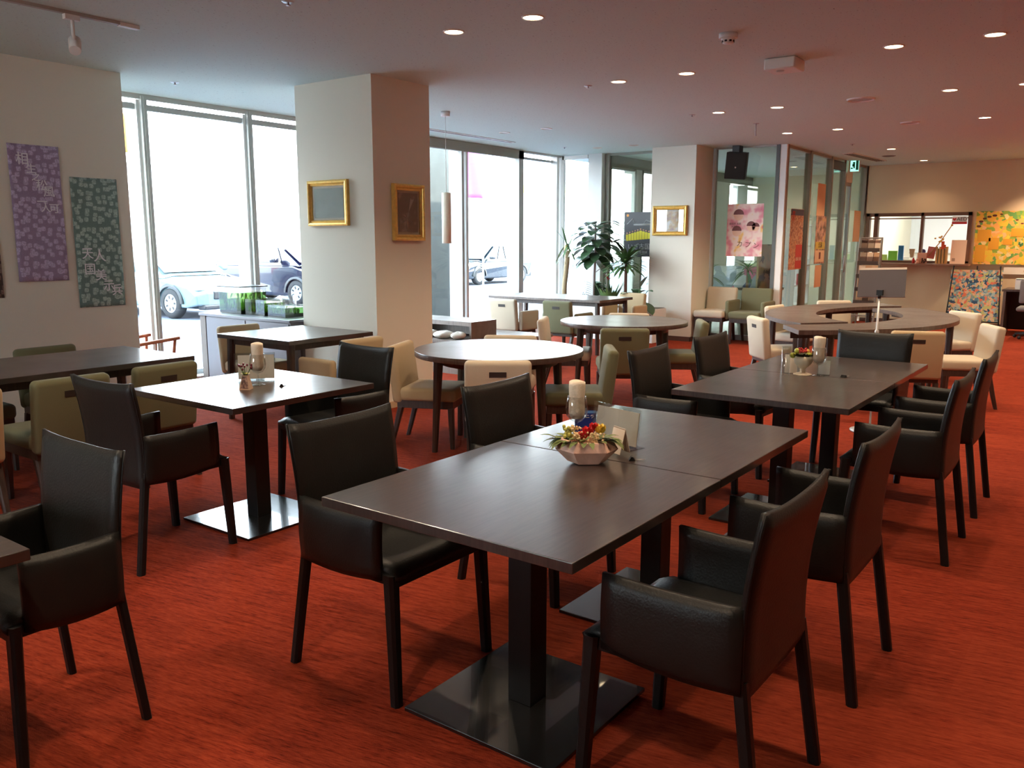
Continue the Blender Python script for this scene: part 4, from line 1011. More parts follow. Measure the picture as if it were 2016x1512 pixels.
aquarium(5.37, 7.05, .26, .30, .16, 'middle aquarium with dark floating plants on the white cabinet', False, 2)
aquarium(5.35, 6.70, .24, .26, .12, 'small low aquarium right of the middle one on the white cabinet', False, 3)
aquarium(5.52, 6.50, .16, .12, .11, 'smallest aquarium next to the pier on the white cabinet', False, 4)
cl = thing('glass_cloche', 'low glass dish standing behind the middle aquarium', 'glass dish', (5.55, 6.92, .76))
MB().lathe([(0, .002), (.07, .004), (.085, .03), (.085, .19), (.082, .19), (.082, .03), (.066, .008)], n=24).done('bowl', M_crystal, cl)

# windsor style wooden chair behind the wall end
t = thing('spindle_chair', 'orange-brown wooden spindle armchair by the window, partly behind the cream wall', 'chair', (4.24, 7.38, 0), R(2)); t.scale = (.86, .86, .92)
M_pine = mat('warm_wood', srgb(176, 98, 62), .45, vary=.15, vscale=12)
b = MB(); b.rbox(-.22, .24, -.23, .23, .38, .42, .018, 3); b.done('seat', M_pine, t)
for sx, sy in ((-1, -1), (-1, 1), (1, -1), (1, 1)):
    MB().tube([(sx*.17, sy*.18, .39), (sx*.23, sy*.22, 0)], .019, 10, .013).done('leg', M_pine, t)
MB().tube([(-.2, -.2, .16), (-.2, .2, .16)], .009, 8).tube([(.2, -.2, .16), (.2, .2, .16)], .009, 8).done('stretcher', M_pine, t)
b = MB(); b.beam((-.18, -.22, .40), (-.33, -.24, .86), .05, .04).beam((-.18, .22, .40), (-.33, .24, .86), .05, .04); b.done('back_post', M_pine, t)
b = MB(); b.beam((-.33, -.25, .86), (-.33, .25, .86), .03, .03, .07, .07); b.done('top_rail', M_pine, t)
b = MB()
for k in range(5): b.tube([(-.19, -.14+.07*k, .41), (-.32, -.15+.075*k, .85)], .007, 8)
b.done('spindles', M_pine, t)
for s in (-1, 1):
    MB().beam((-.26, s*.25, .62), (.24, s*.27, .655), .055, .065, .032, .032).tube([(.17, s*.25, .40), (.20, s*.265, .645)], .017, 8).tube([(-.02, s*.235, .40), (-.02, s*.258, .63)], .008, 8).done('armrest', M_pine, t)

# open shelf bench with small cushions, and the low platform beside it
M_bench = wood_mat('grey_brown_board', srgb(104, 92, 84), srgb(128, 114, 104), rough=.45, coat=.1)
t = thing('shelf_bench', 'grey brown open shelf bench behind the near round table', 'bench', (7.45, 6.07, 0))
b = MB(); b.box(0, .47, 0, 1.1, .53, .58); b.done('top_board', M_bench, t, bevel=.002)
b = MB(); b.box(0, .47, 0, .03, .0, .53).box(.44, .47, .03, 1.1, .0, .53).box(0, .47, 1.07, 1.1, 0, .53); b.done('side_panel', M_bench, t)
b = MB(); b.box(-.25, .44, .0, 1.07, .355, .385); b.done('lower_shelf', M_bench, t); b = MB(); b.box(-.2, .42, .03, 1.05, 0, .355); b.done('base', M_bench, t)
def cushion(x, y, z, s, label, rz=0):
    t = thing('cushion', label, 'cushion', (x, y, z), rz, 'small cushions on the bench')
    rs = []; n = 20
    for k in range(9):
        a = -PI/2+PI*k/8
        rs.append([Vector(((abs(math.cos(q))**.6)*math.copysign(1, math.cos(q))*s*(math.cos(a)*.92+.02)*(1+.05*math.sin(5*q)), (abs(math.sin(q))**.6)*math.copysign(1, math.sin(q))*s*.8*(math.cos(a)*.92+.02)*(1+.05*math.cos(4*q)), .045+.042*math.sin(a)*(1+.12*math.sin(3*q)))) for q in [2*PI*j/n for j in range(n)]])
    MB().rings(rs).done('pad', mat('striped_cotton', srgb(206, 198, 186), .9, bump=.3, bscale=60), t)
cushion(7.38, 6.66, .386, .13, 'small pale cushion on the lower shelf of the bench, the left one', .2)
cushion(7.36, 6.40, .386, .13, 'small pale cushion on the lower shelf of the bench, the middle one', -.3)
cushion(7.36, 6.19, .386, .11, 'small pale cushion on the lower shelf of the bench, the right one', .5)
t = thing('low_platform', 'low grey brown platform running right from the shelf bench', 'platform', (7.98, 5.68, 0))
b = MB(); b.box(0, .56, 0, 1.35, .345, .38); b.done('top_board', M_bench, t, bevel=.002)
b = MB(); b.box(.02, .54, .02, 1.33, 0, .345); b.done('base', M_wleg, t)
cushion(8.3, 6.5, .38, .12, 'flat dark cushion on the low platform', .4)

# sign stand in front of the crescent tables
t = thing('sign_stand', 'grey backed sign panel on a slim steel floor stand', 'sign stand', (7.0, 1.605, 0), 0)
MB().lathe([(0, 0), (.15, 0), (.15, .012), (.03, .02), (0, .021)], n=36).done('base', M_chrome, t)
b = MB(); b.tube([(0, 0, .01), (0, 0, 1.08)], .0085, 12); b.lathe([(.009, .77), (.016, .775), (.016, .81), (.009, .815)], n=16); b.done('pole', M_chrome, t)
b = MB(); b.box(-.012, .03, -.022, .022, 1.085, 1.125).cyl((0.0, 0), .012, .012, 1.06, 1.10, 12); b.done('clamp', M_black, t)
Mp = Matrix.Translation((.035, 0, 1.07)) @ Matrix.Rotation(R(12), 4, 'Y') @ Matrix.Rotation(R(-2), 4, 'X')
b = MB(); b.box(0, .006, -.175, .175, 0, .215, M=Mp); b.done('panel', mat('grey_panel', srgb(104, 96, 96), .6), t)
b = MB(); b.box(.006, .03, -.175, .175, 0, .006, M=Mp); b.done('lip', M_chrome, t)
b = MB(); b.box(.007, .011, -.172, .172, .006, .232, M=Mp); b.done('paper', M_paper, t)

# leaflet rack
t = thing('leaflet_rack', 'slanted leaflet rack with brochures below the counter window', 'rack', (14.6, 3.56, 0), R(-90))
b = MB()
for s in (-1, 1): b.beam((s*.17, -.16, 0), (s*.17, .10, 1.56), .03).beam((s*.17, .16, 0), (s*.17, .09, 1.5), .025)
b.beam((-.17, .10, 1.55), (.17, .10, 1.55), .025).beam((-.17, -.12, .3), (.17, -.12, .3), .025); b.done('frame', mat('rack_grey', srgb(150, 142, 134), .4, metal=.4), t)
b = MB()
for k in range(5): z = .5+.21*k; yy = -.09+.035*k; b.box(-.16, .16, yy-.04, yy+.0, z-.01, z).box(-.16, .16, yy-.045, yy-.04, z-.01, z+.05)
b.done('trays', mat('rack_dark', srgb(86, 78, 72), .5), t)
r_ = random.Random(5)
for k in range(5):
    for j in range(3):
        z = .5+.21*k; yy = -.03+.035*k
        cols = [srgb(230, 190, 150), srgb(170, 150, 130), srgb(214, 170, 130), srgb(120, 96, 80), srgb(236, 214, 190)]
        c = cols[(k*2+j*3) % 5]; Mx = Matrix.Translation((-.105+j*.105, yy, z)) @ Matrix.Rotation(R(-12), 4, 'X')
        bb = MB(); bb.box(-.047, .047, -.012, 0, 0, .19, M=Mx)
        o = bb.done('brochure', mat('brochure_%d' % ((k*2+j*3) % 5), c, .6), None)
        o.location = t.location; o.rotation_euler = t.rotation_euler
        setp(o, ['left', 'middle', 'right'][j]+' brochure on the %s tray of the leaflet rack' % ['lowest', 'second lowest', 'middle', 'second highest', 'highest'][k], 'brochure', 'brochures in the rack')

# desk with office chair at the right edge
t = thing('desk', 'dark brown panelled desk at the right edge of the photo', 'desk', (15.75, .55, 0), 0)
box('desktop', 0, .75, -.2, 1.2, .70, .735, M_wleg, t, bevel=.003)
box('modesty_panel', .66, .69, -.15, 1.15, .04, .70, mat('desk_panel', srgb(58, 42, 34), .6), t)
b = MB(); b.box(.02, .72, 1.14, 1.18, 0, .70).box(.02, .72, -.18, -.14, 0, .70); b.done('side_panel', M_top2, t)
t = thing('office_chair', 'grey swivel chair pushed to the dark desk at the right edge', 'chair', (15.35, 1.25, 0), 0)
MB().rbox(-.22, .22, -.22, .22, .43, .50, .03, 3).done('seat', M_fab['grey'], t)
Mo = Matrix.Translation((-.22, 0, .56)) @ Matrix.Rotation(R(-6), 4, 'Y'); MB().rbox(-.03, .03, -.19, .19, 0, .36, .028, 4, M=Mo).done('backrest', M_fab['grey'], t)
MB().tube([(-.05, 0, .43), (-.24, 0, .44), (-.24, 0, .62)], .012, 8).tube([(0, 0, .09), (0, 0, .43)], .018, 10).done('post', M_chrome, t)
b = MB()
for k in range(5): b.beam((0, 0, .10), (.24*math.cos(k*1.2566), .24*math.sin(k*1.2566), .06), .03, .02)
b.done('star_base', M_black, t)
for k in range(5):
    MB().ball((.24*math.cos(k*1.2566), .24*math.sin(k*1.2566), .028), .028, 8).done('caster', M_black, t)
def smallbox(x, y, z, sx, sy, sz, m, label, cat='box', name='box', rz=0, mark=None):
    t = thing(name, label, cat, (x, y, z), rz)
    b = MB(); b.box(-sx/2, sx/2, -sy/2, sy/2, 0, sz); b.done('carton' if name == 'box' else 'body', m, t, bevel=.002)
    if mark: box('mark', -sx/2-.002, -sx/2, -sy/2+.01, sy/2-.01, sz*mark[0], sz*mark[1], mark[2], t)
    return t
smallbox(15.95, 1.52, .735, .2, .13, .17, M_white, 'white tissue box with a dark rim on the dark desk', mark=(.9, .97, M_dark))
smallbox(15.90, 1.36, .735, .12, .08, .13, mat('kraft_box', srgb(170, 130, 100), .7), 'small kraft box between the white boxes on the dark desk')
smallbox(15.85, 1.2, .735, .2, .2, .30, M_white, 'tall white box with a red mark at the right picture edge, on the dark desk', mark=(.72, .86, mat('poster_red', srgb(206, 46, 34))))
t = thing('wall_print', 'small white and orange print on the far wall above the desk', 'poster', (16.88, 1.60, 1.0), -PI/2)
box('sheet', -.28, .28, -.006, -.002, -.06, .06, M_paper, t); MB().ball((.05, -.008, 0), .03, 8, (1, .15, 1)).done('orange_mark', mat('seal_orange', srgb(226, 150, 70)), t)
# ================================================================ counter window contents
def item(name, label, cat, x, y, z=1.105, rz=0): return thing(name, label, cat, (x, y, z), rz)
t = item('aed_sign', 'white AED sign with a red heart and red band in the counter window', 'sign', 16.875, 2.63, 1.865)
box('plate', -.006, 0, -.12, .12, -.065, .07, M_white, t)
box('red_band', -.009, -.006, -.12, .12, -.065, -.025, mat('sign_red', srgb(190, 40, 40), .5), t)
text('lettering', 'AED', .085, mat('sign_black', srgb(20, 20, 20), .5), t, (-.008, -.035, .02), ROT_NX, ext=.002)
b = MB(); b.prism([(0, -.03), (.03, 0), (.03, .014), (.016, .024), (0, .012), (-.016, .024), (-.03, .014), (-.03, 0)], 0, .003, M=Matrix.Translation((-.006, .082, .02)) @ Matrix.Rotation(-PI/2, 4, 'Z') @ Matrix.Rotation(PI/2, 4, 'X')); b.done('heart', mat('sign_red', srgb(190, 40, 40)), t)
t = item('poster_board', 'white board with small print leaning at the right end of the counter ledge', 'board', 16.80, 2.60)
Mx = Matrix.Rotation(R(8), 4, 'Y'); b = MB(); b.box(-.01, 0, -.12, .12, 0, .42, M=Mx); b.done('board', mat('peach_board', srgb(246, 206, 176), .7), t)
b = MB()
for k in range(3): b.box(-.012, -.01, .04, .09, .05+k*.018, .06+k*.018, M=Mx)
b.done('small_print', mat('print_grey', srgb(150, 120, 100), .7), t)
t = item('crate', 'slatted wooden crate standing on the counter ledge', 'crate', 16.82, 2.86)
b = MB()
for k in range(4): b.box(-.06, -.05, -.09+k*.05, -.06+k*.05, 0, .30)
b.box(-.05, .05, -.09, .09, 0, .012).box(-.05, .05, -.09, -.08, 0, .3).box(-.05, .05, .08, .09, 0, .3).done('slats', mat('crate_wood', srgb(196, 144, 84), .6), t)
box('lining', -.048, .05, -.078, .078, .012, .27, mat('kraft_green', srgb(150, 140, 106), .8), t)
t = item('flower_wand', 'long wooden rod with small blossoms leaning in the crate on the ledge', 'ornament', 16.78, 2.95, 1.36)
b = MB(); b.tube([(0, .12, -.12), (0, -.05, .12), (0, -.22, .42)], .008, 6); b.done('rod', mat('crate_wood', srgb(196, 144, 84)), t)
b = MB(); r_ = random.Random(9)
for k in range(14): b.ball((-.01+r_.random()*.02, -.10+r_.random()*.14, .12+r_.random()*.12), .017, 5)
b.ball((0, -.22, .42), .02, 6); b.done('blossoms', mat('blossom', srgb(230, 176, 90), .7), t)
t = item('red_tag', 'small red tag and ribbon hanging on the crate', 'ornament', 16.76, 2.84, 1.36); b = MB(); b.box(-.006, .0, -.02, .03, .0, .14).box(-.006, 0, -.045, -.02, .02, .08); b.done('ribbon', mat('tag_red', srgb(214, 80, 40), .7), t)
t = item('notebook', 'pink notebook standing on the counter ledge behind the bars', 'notebook', 16.84, 3.06); b = MB(); b.box(-.01, .01, -.06, .07, .09, .30, M=Matrix.Rotation(R(8), 4, 'X')); b.done('cover', mat('dusty_pink', srgb(196, 110, 100), .6), t)
b = MB(); b.tube([(0, .02, 0), (0, .02, .10)], .006, 6).box(-.03, .03, -.03, .06, 0, .006); b.done('holder', M_crystal, t)
t = item('card_box', 'salmon card box on the counter ledge left of the pink notebook', 'box', 16.80, 3.17); b = MB(); b.box(-.03, .05, -.07, .08, 0, .19); b.done('carton', mat('salmon_card', srgb(226, 160, 130), .7), t, bevel=.002)
t = item('ornament', 'dark little ornament in front of the salmon box on the ledge', 'ornament', 16.74, 3.13); b = MB()
for k in range(9): b.ball((.02*math.cos(k*2.1), .03*math.sin(k*1.7), .02+.008*k), .016, 6)
b.done('figure', mat('umber', srgb(84, 54, 40), .7), t)
t = item('ornament', 'little pink figure beside the dark ornament on the ledge', 'ornament', 16.74, 3.24); b = MB(); b.lathe([(0, 0), (.035, 0), (.02, .05), (0, .055)], n=12).ball((0, 0, .07), .022, 8); b.done('figure', mat('doll_pink', srgb(240, 176, 150), .7), t)
t = item('red_bottle', 'small red bottle at the foot of the counter window bar', 'bottle', 16.76, 3.31); MB().lathe([(0, 0), (.024, 0), (.026, .06), (.012, .085), (.012, .10), (0, .101)], n=16).done('body', mat('bottle_red', srgb(196, 40, 36), .3), t)
MB().cyl((0, 0), .013, .013, .10, .118, 12).done('cap', M_white, t)
t = item('desk', 'white office desk behind the counter window', 'desk', 17.75, 3.1, 0); box('desktop', -.35, .35, -1.0, 1.0, 1.09, 1.12, M_white, t)
b = MB(); b.box(-.33, .33, -.98, -.94, 0, 1.09).box(-.33, .33, .94, .98, 0, 1.09); b.done('side_panel', M_white, t)
for (y, l) in ((3.82, 'white paper tray behind the counter window, the left one'), (3.52, 'white paper tray behind the counter window, the right one')):
    t = item('paper_tray', l, 'tray', 17.55, y, 1.12); b = MB()
    for k in range(2): b.box(-.12, .12, -.13, .13, k*.07, k*.07+.006).box(-.12, .12, -.13, -.125, k*.07, k*.07+.05).box(-.12, .12, .125, .13, k*.07, k*.07+.05)
    b.done('trays', M_white, t); box('papers', -.1, .1, -.11, .11, .006, .03, M_paper, t)
def folder(y, z, w_, h_, c, label, name='file_folder', cat='folder'):
    t = item(name, label, cat, 17.38, y, z); b = MB(); b.box(-.02, .02, -w_/2, w_/2, 0, h_); b.done('cover', mat('plastic_%s' % label.split()[0], c, .5), t, bevel=.004); return t
folder(3.66, 1.12, .09, .30, srgb(40, 130, 210), 'blue upright file folder behind the counter window')
folder(3.80, 1.12, .16, .20, srgb(130, 220, 80), 'green plastic folder left of the blue folder behind the counter window')
folder(3.98, 1.12, .16, .13, srgb(190, 230, 130), 'lime plastic box at the left end behind the counter window')
t = item('paper_bag', 'brown paper folder standing on the white tray behind the counter window', 'folder', 17.55, 3.5, 1.197); b = MB(); b.prism([(-.05, .16), (.05, .16), (.03, 0), (-.02, 0)], -.02, .02, M=Matrix.Rotation(-PI/2, 4, 'Z') @ Matrix.Rotation(PI/2, 4, 'X')); b.done('sheet', mat('kraft_box', srgb(170, 130, 100)), t)
t = item('tape_dispenser', 'dark violet tape roll on the white desk behind the counter window', 'tape roll', 17.5, 3.30, 1.12); MB().cyl((0, 0), .045, .045, -.02, .02, 18, M=Matrix.Translation((0, 0, .19)) @ Matrix.Rotation(PI/2, 4, 'Y')).box(-.03, .03, -.05, .05, 0, .16).done('roll', mat('ink_violet', srgb(70, 60, 110), .5), t)
t = item('cup', 'clear plastic cup on the desk behind the counter window bar', 'cup', 17.45, 3.14, 1.12); MB().lathe([(0, 0), (.035, .002), (.042, .12), (.039, .12), (.033, .006)], n=20).done('body', M_crystal, t)
t = item('whiteboard', 'white notice board on the office wall behind the counter window', 'board', 20.88, 3.6, 1.6); box('panel', -.03, 0, -.7, .7, -.35, .45, mat('notice_white', srgb(228, 234, 244), .3), t); box('frame', -.028, -.001, -.72, .72, -.37, .47, M_alu, t)
t = item('notice_sheet', 'printed notice sheet on the office wall, left in the counter window', 'notice', 20.88, 4.1, 1.9); box('sheet', -.02, -.014, -.1, .1, -.2, .2, M_paper, t)
t = item('office_chair', 'black office chair back behind the white board in the office', 'chair', 18.6, 2.5, 0)
MB().rbox(-.2, .2, -.2, .2, .98, 1.5, .08, 4, M=Matrix.Translation((0, 0, 0)) @ Matrix.Scale(.3, 4, (1, 0, 0))).done('backrest', M_black, t); MB().rbox(.0, .42, -.2, .2, .85, .93, .03).tube([(.2, 0, 0), (.2, 0, .86)], .02, 8).tube([(.2, 0, .88), (0, 0, .9), (0, 0, 1.1)], .015, 8).done('seat', M_black, t)
t = item('wall_socket', 'small white wall socket under the counter window', 'socket', 16.9, 4.0, .50); box('plate', -.012, 0, -.06, .03, -.06, .06, M_white, t, bevel=.002)

# ================================================================ behind the glass partitions
def strap_plant(name, loc, h, n, L, W, label, cat, m, seed, trunk=True, pot=True, spread=1.0, droop=.9, mt=None):
    t = thing(name, label, cat, loc); r_ = random.Random(seed); z0 = 0
    if pot:
        MB().lathe([(0, 0), (.10, 0), (.14, .24), (.15, .25), (.135, .25), (.125, .21), (0, .21)], n=28).done('pot', mat('pot_grey', srgb(150, 146, 138), .7), t); z0 = .2
    if trunk: MB().tube([(0, 0, z0-.02), (.015, .01, z0+(h-z0)*.5), (0, 0, h)], .028, 10, .02).done('trunk', mt or mat('ridged_bark', srgb(128, 104, 78), .9, bump=.8, bscale=60, stretch=(1, 1, 4)), t)
    b = MB()
    for k in range(n):
        a = k*2.399+r_.random()*.4; e = (-.1+1.25*(k/n))*spread
        b.leaf((.015*math.cos(a), .015*math.sin(a), h-.05+.1*k/n if trunk else z0), (math.cos(a), math.sin(a), e if trunk else 1.4+r_.random()), L*(.75+.4*r_.random()), W, droop, .12, 6)
    b.done('leaves', m, t, recalc=False); return t
M_leafd = mat('dark_leaf', srgb(54, 84, 50), .4, vary=.2, vscale=6); M_leafm = mat('mid_leaf', srgb(84, 116, 66), .45, vary=.2, vscale=6); M_leafl = mat('rubber_leaf', srgb(62, 88, 58), .35, vary=.15, vscale=5)
strap_plant('potted_palm', (13.1, 5.0, 0), 1.05, 34, .42, .03, 'narrow leaved palm behind the glass, right of the pink poster', 'plant', M_leafm, 11)
strap_plant('potted_palm', (13.2, 5.75, 0), .95, 30, .42, .03, 'narrow leaved palm behind the glass, left of the pink poster', 'plant', M_leafm, 12)
strap_plant('potted_palm', (12.9, 6.55, 0), .75, 30, .4, .03, 'bushy palm behind the glass near the black poster', 'plant', M_leafm, 13)
t = thing('side_table', 'dark low table behind the glass of the side room', 'table', (14.1, 5.55, 0)); box('tabletop', -.3, .3, -.7, .7, .68, .72, M_wleg, t)
for sx in (-1, 1):
    for sy in (-1, 1): MB().vleg((sx*.26, sy*.65, .68), (sx*.26, sy*.65, 0), .05, .04).done('leg', M_wleg, t)
box('shelf', -.28, .28, -.68, .68, .3, .33, M_wleg, t)
t = thing('painting', 'pale blue and pink picture board behind the glass, under the pink poster', 'painting', (13.95, 5.5, .72), -PI/2)
box('board', -.55, .55, -.02, 0, 0, .36, daub_mat('blue_pink_wash', [(0, srgb(70, 90, 120)), (.3, srgb(150, 164, 172)), (.45, srgb(200, 206, 206)), (.6, srgb(206, 120, 150)), (.7, srgb(180, 190, 196))], 5), t)
t = thing('red_flower_pot', 'red flowering plant behind the glass beside the far pier', 'plant', (12.75, 5.55, 0)); MB().lathe([(0, 0), (.09, 0), (.12, .5), (.1, .5), (0, .45)], n=20).done('pot', M_dark, t)
b = MB(); r_ = random.Random(4)
for k in range(30): a = r_.random()*6.28; b.leaf((0, 0, .48), (math.cos(a), math.sin(a), .6+r_.random()), .22+.15*r_.random(), .07, .6, .1, 5)
b.done('leaves', M_leafd, t, recalc=False)
b = MB()
for k in range(10): a = r_.random()*6.28; b.ball((.09*math.cos(a), .09*math.sin(a), .78+.14*r_.random()), .035, 6)
b.done('blossoms', mat('red_petal', srgb(176, 40, 40), .6), t)
t = thing('collage_board', 'beige collage board with dark pebble spots behind the left pane of the long partition', 'board', (12.95, 4.6, .0), R(-8))
box('panel', -.35, .45, 0, .03, .15, 1.45, daub_mat('beige_spots', [(0, srgb(70, 62, 50)), (.26, srgb(176, 152, 116)), (.6, srgb(160, 150, 116)), (.7, srgb(90, 84, 66))], 12), t)
t = thing('cloth_figure', 'pale green draped figure standing behind the long partition', 'figure', (13.5, 4.75, 0)); MB().lathe([(0, 0), (.22, 0), (.17, .5), (.13, .85), (.05, .98), (.06, 1.05), (.05, 1.13), (0, 1.15)], n=20).done('drape', mat('sage_cloth', srgb(168, 172, 140), .9), t)
t = thing('paper_cutout', 'white edged paper cutout figure behind the second partition post', 'figure', (15.05, 4.42, 0), R(0))
poly = [(-.14, .0), (.16, .0), (.15, .3), (.2, .5), (.16, .68), (.2, .8), (.12, .92), (.02, .9), (0, 1.02), (-.06, 1.0), (-.06, .88), (-.14, .8), (-.12, .4)]
MB().prism(poly, 0, .006, M=Matrix.Rotation(PI/2, 4, 'X')).done('board', M_paper, t)
MB().prism([(x*.82, .06+z*.86) for x, z in poly], .006, .009, M=Matrix.Rotation(PI/2, 4, 'X')).done('print', ramp_mat('cutout_print', [(.35, srgb(190, 130, 84)), (.5, srgb(226, 190, 160)), (.62, srgb(232, 226, 220))], 3), t)
t = thing('display_shelf', 'white shelf unit with coloured cards behind the third partition pane', 'shelf', (15.5, 4.9, 0))
b = MB()
for k in range(5): b.box(-.4, .4, 0, .3, .35+k*.35, .37+k*.35)
b.box(-.42, -.4, 0, .3, 0, 1.8).box(.4, .42, 0, .3, 0, 1.8); b.done('boards', M_alu_w, t)
cards = [(-.2, 1.42, srgb(200, 190, 60), 'yellow'), (.0, 1.42, srgb(140, 80, 150), 'violet'), (-.25, 1.07, srgb(206, 110, 170), 'pink'), (.05, 1.07, srgb(90, 110, 150), 'slate'), (-.1, .72, srgb(190, 50, 80), 'crimson'), (.15, .72, srgb(120, 170, 190), 'sky')]
for x, z, c, n_ in cards:
    o = box('display_card', x-.08, x+.08, .02, .04, z, z+.2, mat('card_'+n_, c, .6)); o.location = t.location
    setp(o, n_+' card on the white shelf unit behind the third partition pane', 'card', 'cards on the display shelf')

# ================================================================ window plants on a long trough
t = thing('planter_trough', 'long white planter trough holding the window plants', 'planter', (11.45, 6.55, 0))
b = MB(); b.box(-.22, .22, -.85, .95, 0, .50); b.done('trough', M_alu_w, t, bevel=.004)
box('soil', -.2, .2, -.83, .93, .5, .505, mat('soil', srgb(84, 66, 50), 1), t)
ZT = .505
# cut-back yucca stem
t = thing('yucca', 'bare yucca trunk with a few leaves, left of the window plants', 'plant', (11.52, 7.55-.13, ZT))
MB().tube([(0, .02, 0), (0, .02, .3), (.0, .0, .45), (.0, -.025, .68), (0, -.03, .84)], .04, 12, .042).done('trunk', mat('pale_trunk', srgb(186, 166, 132), .9, bump=.8, bscale=40, stretch=(1, 1, 3)), t)
MB().lathe([(.0, .84), (.034, .845), (.03, .93), (0, .935)], n=12).done('cut_top', mat('fresh_wood', srgb(226, 220, 150), .8), t)
b = MB()
for k in range(12):
    a = k*2.4; b.leaf((0, -.03, .86+.05*(k % 3)), (math.cos(a)*.6, math.sin(a)*.6, 1.1 if k < 4 else -.3), .26+.07*(k % 4), .034, .5 if k < 4 else .9, .1, 5)
b.done('leaves', M_leafm, t, recalc=False)
# broad leaved rubber tree
t = thing('rubber_plant', 'tall rubber plant with large dark leaves against the window', 'plant', (11.45, 6.84, ZT))
b = MB(); b.tube([(0, 0, 0), (.01, .01, .45), (0, -.01, .75), (0, .0, 1.25)], .022, 10, .014); b.tube([(0, 0, .5), (.02, -.16, .62), (.04, -.3, .60)], .006, 6).tube([(0, 0, .8), (0, -.2, 1.0), (0, -.36, .98)], .009, 6)
b.done('trunk', mat('grey_stem', srgb(160, 146, 140), .8), t)
b = MB(); r_ = random.Random(21)
for k in range(62):
    a = k*2.399; h_ = .70+.58*(k/62); rr = .05+.13*r_.random()*(1-abs(k/62-.4))
    b.leaf((rr*math.cos(a), rr*math.sin(a), h_), (math.cos(a), math.sin(a), .55-.5*(1-k/58)*1.6), .25+.13*r_.random(), .165, 1.0, .12, 6)
for p, d in [((.0, -.22, 1.02), (0, -1, .3)), ((.0, -.3, 1.0), (.3, -1, -.2)), ((0, -.36, .98), (0, -1, -.7)), ((.03, -.28, .60), (0, -1, .1)), ((.02, -.10, .57), (0, -.6, .5)), ((0, -.34, .98), (-.3, -1, .5))]:
    b.leaf(p, d, .27, .12, .7, .12, 6)
for k in range(26):
    a = k*2.1; b.leaf((.03*math.cos(a), .03*math.sin(a), .05+.28*(k/26)), (math.cos(a), math.sin(a), .7), .24+.10*r_.random(), .12, .8, .12, 5)
b.done('leaves', M_leafl, t, recalc=False)
strap_plant('dracaena', (11.42, 6.27, ZT-.0), .66, 90, .41, .046, 'spiky dracaena in front of the black poster', 'plant', M_leafm, 31, pot=False, droop=.75, spread=1.1, mt=mat('brown_bark', srgb(104, 70, 58), .9, bump=.8, bscale=40))
t = thing('anthurium', 'small plant with a red bloom beside the dracaena', 'plant', (11.36, 6.52, ZT)); b = MB(); r_ = random.Random(8)
for k in range(40): a = k*2.4; b.leaf((.05*math.cos(a), .05*math.sin(a), 0), (math.cos(a)*.5, math.sin(a)*.5, 1.2), .24+.2*r_.random(), .04, .35, .1, 5)
b.done('leaves', M_leafm, t, recalc=False)
b = MB(); b.leaf((0, .02, .40), (0, .5, .8), .10, .05, .2, .3).leaf((0, .02, .40), (0, -.5, .4), .08, .04, .2, .3); b.done('bloom', mat('coral_bloom', srgb(226, 60, 80), .5), t, recalc=False); MB().tube([(0, 0, 0), (0, .02, .42)], .004, 5).done('flower_stem', M_leafm, t)
t = thing('monstera', 'broad leaved monstera drooping at the right end of the planter', 'plant', (11.3, 6.0, ZT)); b = MB(); stems = MB()
for p, L_, W_, d in [((-.1, -.12, .25), .22, .16, (-.2, -.9, .5)), ((-.15, -.2, .1), .26, .18, (-.3, -.7, -.3)), ((-.22, -.26, -.05), .26, .18, (-.3, -.6, -.8)), ((0, -.05, .32), .2, .12, (0, -.4, 1)), ((-.1, .12, .14), .22, .15, (-.4, .5, .1)), ((-.12, .05, .22), .2, .14, (-.6, .2, .3)), ((.05, .02, .2), .2, .14, (.3, .4, .5))]:
    b.leaf(p, d, L_, W_, .8, .12, 7); stems.tube([(0, 0, 0), (p[0]*.5, p[1]*.5, max(.12, p[2]*.8)), p], .005, 6)
b.done('leaves', M_leafd, t, recalc=False); stems.done('stems', M_leafm, t)
t = thing('twig_plant', 'tiny bare twig plant between the yucca and the rubber plant', 'plant', (11.45, 7.22, ZT)); MB().tube([(0, 0, 0), (0, 0, .12), (0, .05, .22)], .004, 5).tube([(0, 0, .1), (0, -.06, .24)], .003, 5).tube([(0, 0, .06), (.03, .03, .16)], .003, 5).done('twigs', mat('pale_bark', srgb(178, 160, 140)), t)
t = thing('spiky_plant', 'small dark upright spiky plant left of the rubber plant', 'plant', (11.45, 7.04, ZT)); b = MB()
for k in range(7): b.leaf((.02*math.cos(k), .02*math.sin(k), 0), (.15*math.cos(k*2.2), .15*math.sin(k*2.2), 1), .2+.02*(k % 3), .02, .05, .1, 4)
b.done('leaves', M_leafd, t, recalc=False)

